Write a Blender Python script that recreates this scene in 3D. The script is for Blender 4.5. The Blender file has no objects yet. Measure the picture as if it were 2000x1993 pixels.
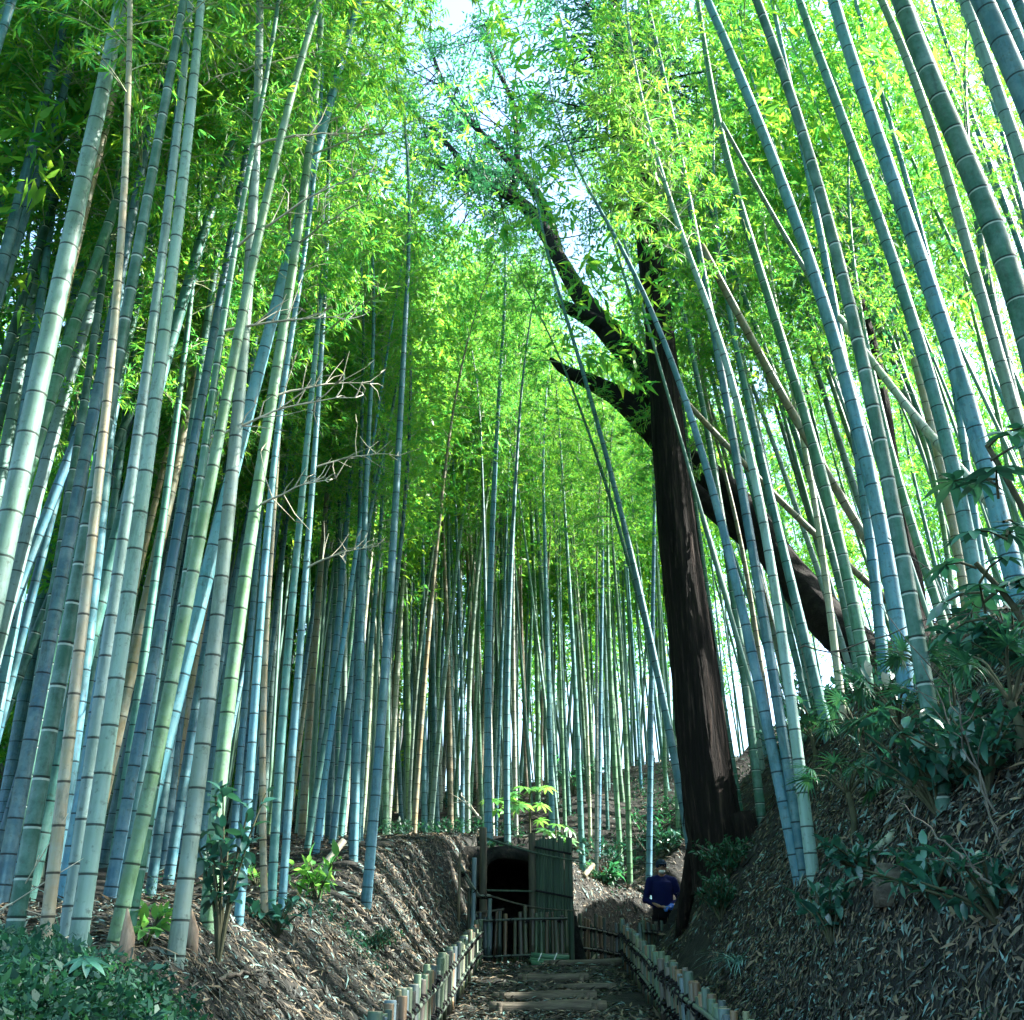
import bpy, math, random
import numpy as np
from mathutils import Vector, Matrix

# ------------------------------------------------------------------ camera, sky, sun, exposure
S = bpy.context.scene
C = S.collection
rad = math.radians
PITCH = rad(24.0)
FPX = 2000.0                         # focal length in pixels of the 2000 px wide frame
cam = bpy.data.cameras.new('camera')
cam.sensor_width = 36.0; cam.sensor_fit = 'HORIZONTAL'; cam.lens = 36.0
cam.clip_start = 0.05; cam.clip_end = 2000
camo = bpy.data.objects.new('camera', cam); C.objects.link(camo)
camo.location = (0, 0, 0); camo.rotation_euler = (math.pi / 2 + PITCH, 0, 0)
S.camera = camo

SUN_AZ, SUN_EL = rad(82), rad(38)    # clockwise from straight ahead
W = bpy.data.worlds.new('World'); S.world = W; W.use_nodes = True
wn = W.node_tree.nodes; wl = W.node_tree.links
sky = wn.new('ShaderNodeTexSky'); sky.sky_type = 'NISHITA'; sky.sun_disc = False
sky.sun_elevation = SUN_EL; sky.sun_rotation = SUN_AZ; sky.dust_density = 2.0
wn['Background'].inputs['Strength'].default_value = 0.15
tnt = wn.new('ShaderNodeMix'); tnt.data_type = 'RGBA'; tnt.blend_type = 'MULTIPLY'; tnt.inputs[0].default_value = 1.0
tnt.inputs[7].default_value = (.97, 1.07, 1.10, 1)            # the cool cast of the photograph's daylight
wl.new(sky.outputs[0], tnt.inputs[6]); wl.new(tnt.outputs[2], wn['Background'].inputs['Color'])
sun = bpy.data.lights.new('sun', 'SUN'); sun.energy = 5.0; sun.angle = rad(0.5); sun.color = (1.0, 0.95, 0.86)
suno = bpy.data.objects.new('sun', sun); C.objects.link(suno)
SDIR = Vector((math.sin(SUN_AZ) * math.cos(SUN_EL), math.cos(SUN_AZ) * math.cos(SUN_EL), math.sin(SUN_EL)))
suno.rotation_euler = SDIR.to_track_quat('Z', 'Y').to_euler(); suno.location = SDIR * 60
S.view_settings.view_transform = 'Standard'; S.view_settings.look = 'None'
S.view_settings.exposure = 2.55; S.view_settings.gamma = 1.0
S.cycles.max_bounces = 7; S.cycles.diffuse_bounces = 5; S.cycles.glossy_bounces = 2; S.cycles.transmission_bounces = 3
S.cycles.use_denoising = True
S.cycles.sample_clamp_indirect = 6.0

N_SHADE = 27

# ------------------------------------------------------------------ helpers
rng = np.random.default_rng(11)
R = random.Random(5)
CP, SP = math.cos(PITCH), math.sin(PITCH)

def P(px, py, Y):
    """the place seen at a pixel of the 2000 x 1993 photograph, at forward distance Y"""
    u, v = (px - 1000) / FPX, (996.5 - py) / FPX
    t = Y / (CP - v * SP)
    return Vector((u * t, Y, t * (SP + v * CP)))

def proj(p):
    d = p[1] * CP + p[2] * SP
    if d <= 0.05: return (-9999, -9999, d)
    return (1000 + FPX * p[0] / d, 996.5 - FPX * (-p[1] * SP + p[2] * CP) / d, d)

class MB:
    """collects faces, then becomes ONE mesh object"""
    def __init__(s): s.v = []; s.f = []; s.m = []; s.n = 0
    def add(s, v, f, mi=0):
        v = np.asarray(v, float).reshape(-1, 3); f = np.asarray(f, int)
        s.v.append(v); s.f.append(f + s.n); s.m.append(np.full(len(f), mi, int)); s.n += len(v)
    def tube(s, pts, r, n=8, mi=0, cap=True, mis=None, twist=0.0, lump=None):
        pts = np.asarray(pts, float); k = len(pts)
        r = np.broadcast_to(np.asarray(r, float), (k,))
        t = np.gradient(pts, axis=0); t /= np.linalg.norm(t, axis=1)[:, None] + 1e-9
        ref = np.array([1, 0, 0.0]) if abs(t[:, 0]).mean() < 0.8 else np.array([0, 0, 1.0])
        a = ref - t * (t @ ref)[:, None]; a /= np.linalg.norm(a, axis=1)[:, None] + 1e-9
        b = np.cross(t, a)
        ang = np.linspace(0, 2 * math.pi, n, endpoint=False) + twist
        rr = r[:, None] * np.ones((1, n))
        if lump is not None: rr = rr * lump
        v = pts[:, None] + (a[:, None] * np.cos(ang)[None, :, None] + b[:, None] * np.sin(ang)[None, :, None]) * rr[..., None]
        i = np.arange(k - 1)[:, None] * n; j = np.arange(n)[None]; j2 = (j + 1) % n
        f = np.stack([i + j, i + j2, i + n + j2, i + n + j], -1).reshape(-1, 4)
        base = s.n
        s.add(v.reshape(-1, 3), f, mi)
        if mis is not None: s.m[-1] = np.repeat(np.asarray(mis, int), n)
        if cap:
            for end, rev in ((0, True), (k - 1, False)):
                idx = np.arange(n) + end * n
                if rev: idx = idx[::-1]
                s.f.append((idx + base)[None]); s.m.append(np.full(1, mi if not isinstance(cap, tuple) else cap[1], int))
    def box(s, c, size, mi=0, rot=None):
        q = np.array([[x, y, z] for x in (-.5, .5) for y in (-.5, .5) for z in (-.5, .5)]) * np.asarray(size)
        if rot is not None: q = q @ np.array(rot).T
        s.add(q + np.asarray(c), [[0, 1, 3, 2], [4, 6, 7, 5], [0, 4, 5, 1], [2, 3, 7, 6], [0, 2, 6, 4], [1, 5, 7, 3]], mi)
    def ball(s, c, r, mi=0, n=12, k=8):
        th = np.linspace(0.02, math.pi - 0.02, k); r = np.broadcast_to(np.asarray(r, float), (3,))
        ph = np.linspace(0, 2 * math.pi, n, endpoint=False)
        v = np.stack([np.sin(th)[:, None] * np.cos(ph), np.sin(th)[:, None] * np.sin(ph), np.cos(th)[:, None] * np.ones(n)], -1) * r + np.asarray(c)
        i = np.arange(k - 1)[:, None] * n; j = np.arange(n)[None]; j2 = (j + 1) % n
        s.add(v.reshape(-1, 3), np.stack([i + j, i + n + j, i + n + j2, i + j2], -1).reshape(-1, 4), mi)
    def mesh(s, name, mats, smooth=True):
        me = bpy.data.meshes.new(name)
        v = np.concatenate(s.v) if s.v else np.zeros((0, 3))
        loops = np.concatenate([f.ravel() for f in s.f]); sizes = np.concatenate([np.full(len(f), f.shape[1]) for f in s.f])
        me.vertices.add(len(v)); me.vertices.foreach_set('co', v.astype(np.float32).ravel())
        me.loops.add(len(loops)); me.loops.foreach_set('vertex_index', loops.astype(np.int32))
        me.polygons.add(len(sizes)); me.polygons.foreach_set('loop_start', np.concatenate([[0], np.cumsum(sizes)[:-1]]).astype(np.int32))
        for m in mats if isinstance(mats, (list, tuple)) else [mats]: me.materials.append(m)
        me.polygons.foreach_set('material_index', np.concatenate(s.m).astype(np.int32))
        me.update(calc_edges=True)
        if smooth: me.polygons.foreach_set('use_smooth', np.ones(len(sizes), bool))
        return me
    def build(s, name, mats, parent=None, smooth=True):
        return link(name, s.mesh(name, mats, smooth), parent)

def link(name, data, parent=None):
    o = bpy.data.objects.new(name, data); C.objects.link(o)
    if parent is not None: o.parent = parent
    return o

def tag(o, label=None, cat=None, group=None, kind=None):
    if label: o['label'] = label
    if cat: o['category'] = cat
    if group: o['group'] = group
    if kind: o['kind'] = kind
    return o

def thing(name, label, cat, loc=(0, 0, 0), group=None):
    o = link(name, None); o.location = loc; o.empty_display_size = 0.1
    return tag(o, label, cat, group)

def unit(v): return v / (np.linalg.norm(v, axis=-1, keepdims=True) + 1e-9)

def kites(mb, base, d, L, Wd, mi=0, nrm=None):
    """many small leaves, four corners each"""
    n = len(base); d = unit(d)
    if nrm is None: nrm = np.array([0, 0, 1.0]) + rng.normal(0, .55, (n, 3))
    side = unit(np.cross(d, nrm)); up = np.cross(side, d)
    L = np.broadcast_to(L, (n,))[:, None]; Wd = np.broadcast_to(Wd, (n,))[:, None]
    v = np.stack([base, base + d * L * .38 + side * Wd * .5 + up * L * .03, base + d * L - up * L * .10, base + d * L * .38 - side * Wd * .5 + up * L * .03], 1)
    mb.add(v.reshape(-1, 3), np.arange(n * 4).reshape(n, 4), mi)

def blade(mb, base, d, up, L, Wd, seg=4, droop=.3, fold=.25, mi=0, peak=.45):
    """one larger leaf: two rows of faces folded along the midrib"""
    base = np.asarray(base, float); d = unit(np.asarray(d, float)); side = unit(np.cross(d, up)); up = np.cross(side, d)
    s = np.linspace(0, 1, seg + 1)
    w = np.where(s < peak, np.sin(s / peak * math.pi / 2), np.cos((s - peak) / (1 - peak) * math.pi / 2)) ** .8 * Wd / 2
    w = np.maximum(w, Wd * .02)
    c = base + d * (s * L)[:, None] - up * (droop * L * s ** 2)[:, None]
    v = np.concatenate([c - side * w[:, None] + up * (w * fold)[:, None], c, c + side * w[:, None] + up * (w * fold)[:, None]])
    k = seg + 1; i = np.arange(seg)
    f = np.concatenate([np.stack([i, i + k, i + k + 1, i + 1], 1), np.stack([i + k, i + 2 * k, i + 2 * k + 1, i + k + 1], 1)])
    mb.add(v, f, mi)

# ------------------------------------------------------------------ materials
def mat(name):
    m = bpy.data.materials.new(name); m.use_nodes = True
    nt = m.node_tree; nt.nodes.clear()
    out = nt.nodes.new('ShaderNodeOutputMaterial')
    return m, nt.nodes, nt.links, out

def N(nodes, t, **kw):
    n = nodes.new(t)
    for k, v in kw.items():
        if k in n.inputs: n.inputs[k].default_value = v
        else: setattr(n, k, v)
    return n

def ramp(nodes, stops):
    n = nodes.new('ShaderNodeValToRGB'); e = n.color_ramp.elements
    while len(e) < len(stops): e.new(0.5)
    for q, (p, c) in zip(e, stops): q.position = p; q.color = (*c, 1)
    return n

def mix(nodes, links, fac, a, b, mode='MIX'):
    n = nodes.new('ShaderNodeMix'); n.data_type = 'RGBA'; n.blend_type = mode
    for i, x in ((0, fac), (6, a), (7, b)):
        if isinstance(x, (int, float)): n.inputs[i].default_value = x
        elif isinstance(x, tuple): n.inputs[i].default_value = (*x, 1)
        else: links.new(x, n.inputs[i])
    return n.outputs[2]

def culm_material(name, mult=1.0, rough=.5):
    """waxy bamboo skin; the hue of each stem is its object's own colour"""
    m, n, l, out = mat(name)
    oi = n.new('ShaderNodeObjectInfo'); tc = n.new('ShaderNodeTexCoord')
    mp = N(n, 'ShaderNodeMapping'); mp.inputs['Scale'].default_value = (30, 30, 1.6); l.new(tc.outputs['Object'], mp.inputs[0])
    n1 = N(n, 'ShaderNodeTexNoise', Scale=1.0, Detail=5.0); l.new(mp.outputs[0], n1.inputs['Vector'])
    n2 = N(n, 'ShaderNodeTexNoise', Scale=5.0, Detail=6.0, Roughness=.7); l.new(tc.outputs['Object'], n2.inputs['Vector'])
    n3 = N(n, 'ShaderNodeTexNoise', Scale=26.0, Detail=3.0, Roughness=.7); l.new(tc.outputs['Object'], n3.inputs['Vector'])
    r1 = ramp(n, [(.3, (.72, .74, .70)), (.7, (1.22, 1.20, 1.16))]); l.new(n1.outputs[0], r1.inputs[0])
    c = mix(n, l, 1.0, oi.outputs['Color'], r1.outputs[0], 'MULTIPLY')
    r2 = ramp(n, [(.42, (0, 0, 0)), (.72, (.5, .5, .5))]); l.new(n2.outputs[0], r2.inputs[0])
    c = mix(n, l, r2.outputs[0], c, (.22, .35, .36))
    r3 = ramp(n, [(.57, (0, 0, 0)), (.72, (.65, .65, .65))]); l.new(n3.outputs[0], r3.inputs[0])
    c = mix(n, l, r3.outputs[0], c, (.05, .07, .055))
    n4 = N(n, 'ShaderNodeTexNoise', Scale=1.1, Detail=4.0, Roughness=.6); l.new(tc.outputs['Object'], n4.inputs['Vector'])
    r4 = ramp(n, [(.45, (0, 0, 0)), (.70, (.62, .62, .62))]); l.new(n4.outputs[0], r4.inputs[0])
    c = mix(n, l, r4.outputs[0], c, mix(n, l, 1.0, c, (.62, .78, .42), 'MULTIPLY'))
    mp2 = N(n, 'ShaderNodeMapping'); mp2.inputs['Scale'].default_value = (14, 14, 3.0); l.new(tc.outputs['Object'], mp2.inputs[0])
    n5 = N(n, 'ShaderNodeTexNoise', Scale=1.0, Detail=6.0, Roughness=.75); l.new(mp2.outputs[0], n5.inputs['Vector'])
    r5 = ramp(n, [(.53, (0, 0, 0)), (.65, (.65, .65, .65))]); l.new(n5.outputs[0], r5.inputs[0])
    c = mix(n, l, r5.outputs[0], c, mix(n, l, 1.0, c, (.40, .46, .40), 'MULTIPLY'))
    c = mix(n, l, 1.0, c, (mult, mult, mult), 'MULTIPLY')
    b = N(n, 'ShaderNodeBsdfPrincipled', Roughness=rough); l.new(c, b.inputs['Base Color'])
    b.inputs['Specular IOR Level'].default_value = .25
    bp = N(n, 'ShaderNodeBump', Strength=.12, Distance=.01); l.new(n1.outputs[0], bp.inputs['Height']); l.new(bp.outputs[0], b.inputs['Normal'])
    l.new(b.outputs[0], out.inputs[0]); return m

def leaf_material(name, cols, trans, tmix=.5, gloss=.045, rough=.4, per_object=.25):
    m, n, l, out = mat(name)
    g = n.new('ShaderNodeNewGeometry'); oi = n.new('ShaderNodeObjectInfo')
    ad = N(n, 'ShaderNodeMath', operation='MULTIPLY_ADD'); l.new(oi.outputs['Random'], ad.inputs[0]); ad.inputs[1].default_value = per_object
    sc = N(n, 'ShaderNodeMath', operation='MULTIPLY'); l.new(g.outputs['Random Per Island'], sc.inputs[0]); sc.inputs[1].default_value = 1 - per_object
    l.new(sc.outputs[0], ad.inputs[2])
    k = len(cols)
    r1 = ramp(n, [(i / (k - 1), c) for i, c in enumerate(cols)]); r2 = ramp(n, [(i / (len(trans) - 1), c) for i, c in enumerate(trans)])
    l.new(ad.outputs[0], r1.inputs[0]); l.new(ad.outputs[0], r2.inputs[0])
    d = n.new('ShaderNodeBsdfDiffuse'); t = n.new('ShaderNodeBsdfTranslucent'); gl = N(n, 'ShaderNodeBsdfGlossy', Roughness=rough)
    l.new(r1.outputs[0], d.inputs[0]); l.new(r2.outputs[0], t.inputs[0])
    m1 = N(n, 'ShaderNodeMixShader', Fac=tmix); l.new(d.outputs[0], m1.inputs[1]); l.new(t.outputs[0], m1.inputs[2])
    m2 = N(n, 'ShaderNodeMixShader', Fac=gloss); l.new(m1.outputs[0], m2.inputs[1]); l.new(gl.outputs[0], m2.inputs[2])
    l.new(m2.outputs[0], out.inputs[0]); return m

def noise_material(name, stops, scale=4.0, stretch=(1, 1, 1), rough=.85, bump=.4, dist=.03, detail=8.0, spec=.2, island=False):
    m, n, l, out = mat(name)
    tc = n.new('ShaderNodeTexCoord'); mp = N(n, 'ShaderNodeMapping'); mp.inputs['Scale'].default_value = stretch
    l.new(tc.outputs['Object'], mp.inputs[0])
    n1 = N(n, 'ShaderNodeTexNoise', Scale=scale, Detail=detail, Roughness=.65); l.new(mp.outputs[0], n1.inputs['Vector'])
    r = ramp(n, stops)
    if island:
        g = n.new('ShaderNodeNewGeometry'); l.new(g.outputs['Random Per Island'], r.inputs[0])
    else: l.new(n1.outputs[0], r.inputs[0])
    b = N(n, 'ShaderNodeBsdfPrincipled', Roughness=rough); l.new(r.outputs[0], b.inputs['Base Color']); b.inputs['Specular IOR Level'].default_value = spec
    if bump:
        bp = N(n, 'ShaderNodeBump', Strength=bump, Distance=dist); l.new(n1.outputs[0], bp.inputs['Height']); l.new(bp.outputs[0], b.inputs['Normal'])
    l.new(b.outputs[0], out.inputs[0]); return m

def tint_material(name, rough=.5, scale=(40, 40, 2)):
    m, n, l, out = mat(name)
    oi = n.new('ShaderNodeObjectInfo'); tc = n.new('ShaderNodeTexCoord'); mp = N(n, 'ShaderNodeMapping'); mp.inputs['Scale'].default_value = scale
    l.new(tc.outputs['Object'], mp.inputs[0])
    n1 = N(n, 'ShaderNodeTexNoise', Scale=1.0, Detail=6.0, Roughness=.7); l.new(mp.outputs[0], n1.inputs['Vector'])
    r = ramp(n, [(.25, (.45, .45, .45)), (.75, (1.35, 1.35, 1.3))]); l.new(n1.outputs[0], r.inputs[0])
    c = mix(n, l, 1.0, oi.outputs['Color'], r.outputs[0], 'MULTIPLY')
    b = N(n, 'ShaderNodeBsdfPrincipled', Roughness=rough); l.new(c, b.inputs['Base Color'])
    l.new(b.outputs[0], out.inputs[0]); return m

M = {}
M['culm'] = culm_material('bamboo_skin'); M['node'] = culm_material('bamboo_node_groove', .22, .6)
M['wax'] = noise_material('bamboo_node_wax', [(.3, (.20, .28, .25)), (.7, (.34, .42, .38))], 20, bump=0)
M['leaf'] = leaf_material('bamboo_leaf', [(.024, .18, .06), (.044, .28, .06), (.10, .37, .05), (.20, .43, .045)],
                          [(.05, .41, .10), (.14, .58, .08), (.33, .69, .06), (.56, .76, .06)], .56)
M['twig'] = noise_material('bamboo_twig', [(.3, (.20, .26, .12)), (.7, (.42, .44, .30))], 8, bump=0, rough=.6)
M['drytwig'] = noise_material('dry_twig', [(.3, (.34, .32, .24)), (.7, (.62, .58, .46))], 8, bump=0, rough=.6)
M['soil'] = noise_material('forest_soil', [(.30, (.006, .008, .008)), (.5, (.016, .018, .016)), (.62, (.034, .033, .028)), (.8, (.065, .062, .05))], 7.0, bump=1.0, dist=.05, detail=10)
M['litter'] = noise_material('fallen_leaf', [(0, (.020, .034, .032)), (.35, (.042, .043, .034)), (.6, (.10, .08, .052)), (.82, (.20, .155, .095)), (.9, (.10, .19, .17)), (1, (.16, .27, .25))], island=True, bump=0, rough=.7, spec=.4)
M['cedar'] = noise_material('stringy_bark', [(.30, (.003, .0028, .0025)), (.54, (.012, .0092, .0078)), (.74, (.075, .052, .042))], 1.0, (26, 26, 1.6), rough=.9, bump=1.0, dist=.06)
M['darkbark'] = noise_material('mossy_bark', [(.3, (.004, .004, .004)), (.55, (.013, .012, .011)), (.75, (.028, .032, .022))], 9.0, (1, 1, 1), rough=.9, bump=.9, dist=.04)
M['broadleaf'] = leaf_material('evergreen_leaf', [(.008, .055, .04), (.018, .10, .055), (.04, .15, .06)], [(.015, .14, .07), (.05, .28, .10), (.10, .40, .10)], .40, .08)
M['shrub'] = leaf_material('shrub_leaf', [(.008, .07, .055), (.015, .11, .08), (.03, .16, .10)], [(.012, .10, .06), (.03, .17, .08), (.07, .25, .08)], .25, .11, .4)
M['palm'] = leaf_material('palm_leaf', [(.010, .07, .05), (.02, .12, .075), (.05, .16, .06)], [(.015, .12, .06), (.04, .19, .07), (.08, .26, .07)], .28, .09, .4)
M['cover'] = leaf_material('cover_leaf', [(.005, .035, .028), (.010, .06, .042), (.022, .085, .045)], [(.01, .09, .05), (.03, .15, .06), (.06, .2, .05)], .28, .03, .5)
M['lit_leaf'] = leaf_material('sunlit_leaf', [(.04, .20, .06), (.07, .28, .07), (.12, .32, .07)], [(.15, .5, .08), (.25, .6, .1), (.35, .65, .1)], .5, .1, .35)  # sunlight on these plants is put into brighter leaf greens
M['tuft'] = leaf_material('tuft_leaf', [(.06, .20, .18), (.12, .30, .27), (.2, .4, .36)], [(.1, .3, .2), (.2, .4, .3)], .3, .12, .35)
M['stem'] = noise_material('plant_stem', [(.3, (.03, .04, .025)), (.7, (.09, .09, .05))], 12, bump=0)
M['bare'] = noise_material('bare_branch', [(.3, (.045, .042, .036)), (.7, (.15, .135, .11))], 14, bump=.3, dist=.01)
M['picket'] = tint_material('bamboo_picket', .5); M['cut'] = noise_material('cut_bamboo_end', [(.3, (.16, .13, .09)), (.7, (.36, .31, .22))], 30, bump=0)
M['rope'] = noise_material('tarred_rope', [(.3, (.004, .004, .005)), (.7, (.016, .016, .018))], 60, bump=.6, dist=.005)
M['slat'] = noise_material('weathered_slat', [(.3, (.018, .036, .028)), (.55, (.050, .085, .060)), (.75, (.10, .12, .08))], 1.0, (28, 28, 1.5), rough=.7, bump=.5, dist=.01)
M['post'] = noise_material('weathered_post', [(.3, (.03, .034, .028)), (.55, (.075, .075, .054)), (.75, (.13, .11, .07))], 1.0, (24, 24, 2), rough=.8, bump=.5, dist=.01)
M['log'] = noise_material('step_log', [(.3, (.03, .027, .022)), (.6, (.11, .098, .075)), (.8, (.22, .19, .14))], 2.0, (2, 14, 14), rough=.9, bump=.7, dist=.02)
M['rust'] = noise_material('rotten_heartwood', [(.3, (.10, .02, .008)), (.6, (.30, .07, .02)), (.8, (.42, .16, .06))], 14, bump=.9, dist=.03)
M['palewood'] = noise_material('barked_log', [(.3, (.16, .11, .075)), (.7, (.40, .29, .21))], 8, (6, 6, 1), bump=.5, dist=.01)
M['green_pole'] = noise_material('cut_green_pole', [(.3, (.03, .10, .06)), (.7, (.10, .22, .13))], 6, (1, 8, 8), rough=.4, bump=0)
M['string'] = noise_material('white_string', [(.3, (.6, .62, .62)), (.7, (.8, .8, .8))], 40, bump=0)
M['knit'] = noise_material('blue_knit', [(.3, (.002, .005, .045)), (.7, (.005, .010, .095))], 60, bump=.3, dist=.004)
M['trouser'] = noise_material('black_cloth', [(.3, (.003, .004, .007)), (.7, (.008, .009, .014))], 40, bump=.2, dist=.004)
M['skin'] = noise_material('skin', [(.3, (.26, .15, .11)), (.7, (.33, .20, .15))], 20, rough=.5, bump=0)
M['cap'] = noise_material('navy_cloth', [(.3, (.004, .016, .035)), (.7, (.008, .03, .06))], 40, bump=.2, dist=.003)
M['mask'] = noise_material('white_cloth', [(.3, (.62, .66, .66)), (.7, (.72, .75, .75))], 40, bump=0)
M['glove'] = noise_material('blue_rubber', [(.3, (.05, .16, .62)), (.7, (.09, .24, .78))], 20, rough=.4, bump=0)
M['hair'] = noise_material('black_hair', [(.3, (.004, .004, .004)), (.7, (.012, .011, .010))], 60, bump=0)
M['grey'] = noise_material('grey_tool', [(.3, (.25, .27, .30)), (.7, (.4, .42, .46))], 20, bump=0)
M['shoe'] = noise_material('dark_shoe', [(.3, (.01, .01, .01)), (.7, (.03, .03, .03))], 20, bump=0)
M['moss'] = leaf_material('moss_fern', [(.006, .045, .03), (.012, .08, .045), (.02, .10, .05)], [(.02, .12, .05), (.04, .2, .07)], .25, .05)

# ------------------------------------------------------------------ ground
# the path: centre line and height, then a bend to the right behind the fence corner
PATH = np.array([(.02, -4, -1.45), (.05, 1, -1.03), (.18, 4.58, -.715), (.47, 13, .01), (.62, 13.75, .03), (1.5, 15.6, .0), (2.45, 17.1, -.12), (4.6, 19.3, -.1), (9, 22, .2)])

def path_near(x, y):
    x = np.asarray(x, float); y = np.asarray(y, float)
    best = np.full(x.shape, 1e9); bz = np.zeros(x.shape)
    for a, b in zip(PATH[:-1], PATH[1:]):
        dx, dy = b[0] - a[0], b[1] - a[1]
        t = np.clip(((x - a[0]) * dx + (y - a[1]) * dy) / (dx * dx + dy * dy), 0, 1)
        d = np.hypot(x - a[0] - t * dx, y - a[1] - t * dy)
        z = a[2] + t * (b[2] - a[2]); w = d < best
        best = np.where(w, d, best); bz = np.where(w, z, bz)
    return best, bz

CTRL = [P(*q) for q in [
    (200, 1993, 3.5), (20, 1915, 4.2), (380, 1862, 4.9), (600, 1960, 4.3), (714, 1772, 8.2), (830, 1655, 11.6), (895, 1640, 13.2),
    (560, 1800, 6.8), (250, 1830, 6.0), (800, 1800, 9.5), (850, 1730, 12.2), (500, 1740, 10.0), (150, 1760, 9.5), (700, 1640, 15.0), (300, 1650, 16.0), (-200, 1780, 9.0), (-400, 1650, 18.0),
    (930, 1640, 15.2), (1010, 1655, 15.2), (1110, 1668, 15.6), (1000, 1630, 17), (1180, 1700, 17.8), (1150, 1575, 23.0), (1250, 1515, 26.0), (1000, 1560, 25.0), (700, 1580, 25.0), (300, 1600, 26.0),
    (1240, 1738, 19.0), (1330, 1640, 22.0), (1395, 1745, 12.4), (1430, 1610, 14.0), (1500, 1490, 14.5), (1600, 1380, 12.5), (1750, 1310, 9.5), (1900, 1245, 7.2), (2010, 1190, 6.0),
    (1575, 1720, 7.4), (1790, 1570, 5.1), (1700, 1830, 4.6), (1950, 1700, 3.7), (1700, 1960, 4.1), (1500, 1880, 6.2), (1420, 1820, 9.3), (1340, 1815, 12.6), (1470, 1650, 11), (1650, 1480, 8.6),
    (1960, 1420, 4.7), (2150, 1500, 3.2), (2250, 1150, 8.0), (1750, 1260, 15.0), (1500, 1390, 21), (1350, 1480, 27)]]
CTRL += [Vector((-3, 0, -.2)), Vector((-1.4, 0, -.4)), Vector((1.6, 0, -.3)), Vector((3.2, 0, 1.0)), Vector((6, 3, 2.7)), Vector((-7, 4, .5)), Vector((9, 10, 3.3)), Vector((9, 24, 4.6)), Vector((-9, 12, 1.2)), Vector((-9, 26, 3.5))]
_c = np.array([(p.x, p.y) for p in CTRL]); _z = np.array([p.z for p in CTRL])
def _u(d2): return np.where(d2 > 1e-12, .5 * d2 * np.log(d2 + 1e-12), 0)
_n = len(_c)
_A = np.zeros((_n + 3, _n + 3)); _A[:_n, :_n] = _u(((_c[:, None] - _c[None]) ** 2).sum(-1)) + np.eye(_n) * .5
_A[:_n, _n] = 1; _A[:_n, _n + 1:] = _c; _A[_n, :_n] = 1; _A[_n + 1:, :_n] = _c.T
_w = np.linalg.solve(_A, np.concatenate([_z, np.zeros(3)]))

def wob(x, y, seed=3, f=1.0):
    r = np.random.default_rng(seed); s = np.zeros(np.shape(x))
    for k in range(14):
        a = r.uniform(0, 6.28); q = f * 1.6 ** r.uniform(0, 3.2); s = s + np.sin((x * math.cos(a) + y * math.sin(a)) * q + r.uniform(0, 6.28)) / q ** .75
    return s

CAVE = (0.02, .50, 14.55, 16.6)
def H(x, y):
    x = np.asarray(x, float); y = np.asarray(y, float)
    cx, cy = np.clip(x, -9, 9), np.clip(y, -2, 28)
    sh = cx.shape; q = np.stack([cx.ravel(), cy.ravel()], 1)
    z = np.empty(len(q))
    for i in range(0, len(q), 20000):
        p = q[i:i + 20000]
        z[i:i + 20000] = _u(((p[:, None] - _c[None]) ** 2).sum(-1)) @ _w[:_n] + _w[_n] + p @ _w[_n + 1:]
    z = z.reshape(sh)
    z = z + .38 * np.clip(x - 9, 0, 25) + np.clip(.06 - .06 * (x + 4), .0, .42) * np.clip(y - 28, 0, 40) + .05 * np.clip(-9 - x, 0, 40)
    d, pz = path_near(x, y)
    amp = np.clip((d - .8) / .6, .15, 1)
    z = z + .020 * wob(x, y, 3, 1.4) * amp
    t = np.clip((d - .80) / np.where(y > 13.6, .75, np.where(x < .3, np.interp(y, [4.4, 6.5, 12.0, 13.6], [.95, 1.4, 1.35, .75]), 1.0)), 0, 1); t = t * t * (3 - 2 * t)
    z = pz * (1 - t) + np.maximum(z, pz - .1) * t + .006 * wob(x, y, 9, 3.0)
    c = CAVE; inn = (np.abs(x - c[0]) < c[1]) & (y > c[2] - .6) & (y < c[3])
    return np.where(inn, np.minimum(z, .02), z)

def h1(x, y): return float(H(np.array([x]), np.array([y]))[0])
def ground_hit(px, py, y0=3.0, y1=40):
    ys = np.arange(y0, y1, .04); u, v = (px - 1000) / FPX, (996.5 - py) / FPX
    t = ys / (CP - v * SP); zz = t * (SP + v * CP); g = H(u * t, ys)
    k = int(np.argmax(g >= zz)) if (g >= zz).any() else int(np.argmin(zz - g))
    return Vector((u * t[k], ys[k], g[k]))

def axis(lo, hi, a, b, step):
    q = list(np.arange(a, b + 1e-6, step)); s = step; x = a
    while x > lo: s *= 1.22; x -= s; q.insert(0, x)
    s = step; x = b
    while x < hi: s *= 1.22; x += s; q.append(x)
    return np.array(q)
gx = axis(-400, 400, -4.2, 4.6, .085); gy = axis(-60, 500, 2.2, 21.5, .085)
X, Yg = np.meshgrid(gx, gy); nx, ny = len(gx), len(gy)
g = MB(); i = np.arange(ny - 1)[:, None] * nx; j = np.arange(nx - 1)[None]
g.add(np.stack([X, Yg, H(X, Yg)], -1).reshape(-1, 3), np.stack([i + j, i + j + 1, i + nx + j + 1, i + nx + j], -1).reshape(-1, 4))
tag(g.build('ground', M['soil']), kind='structure')

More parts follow.
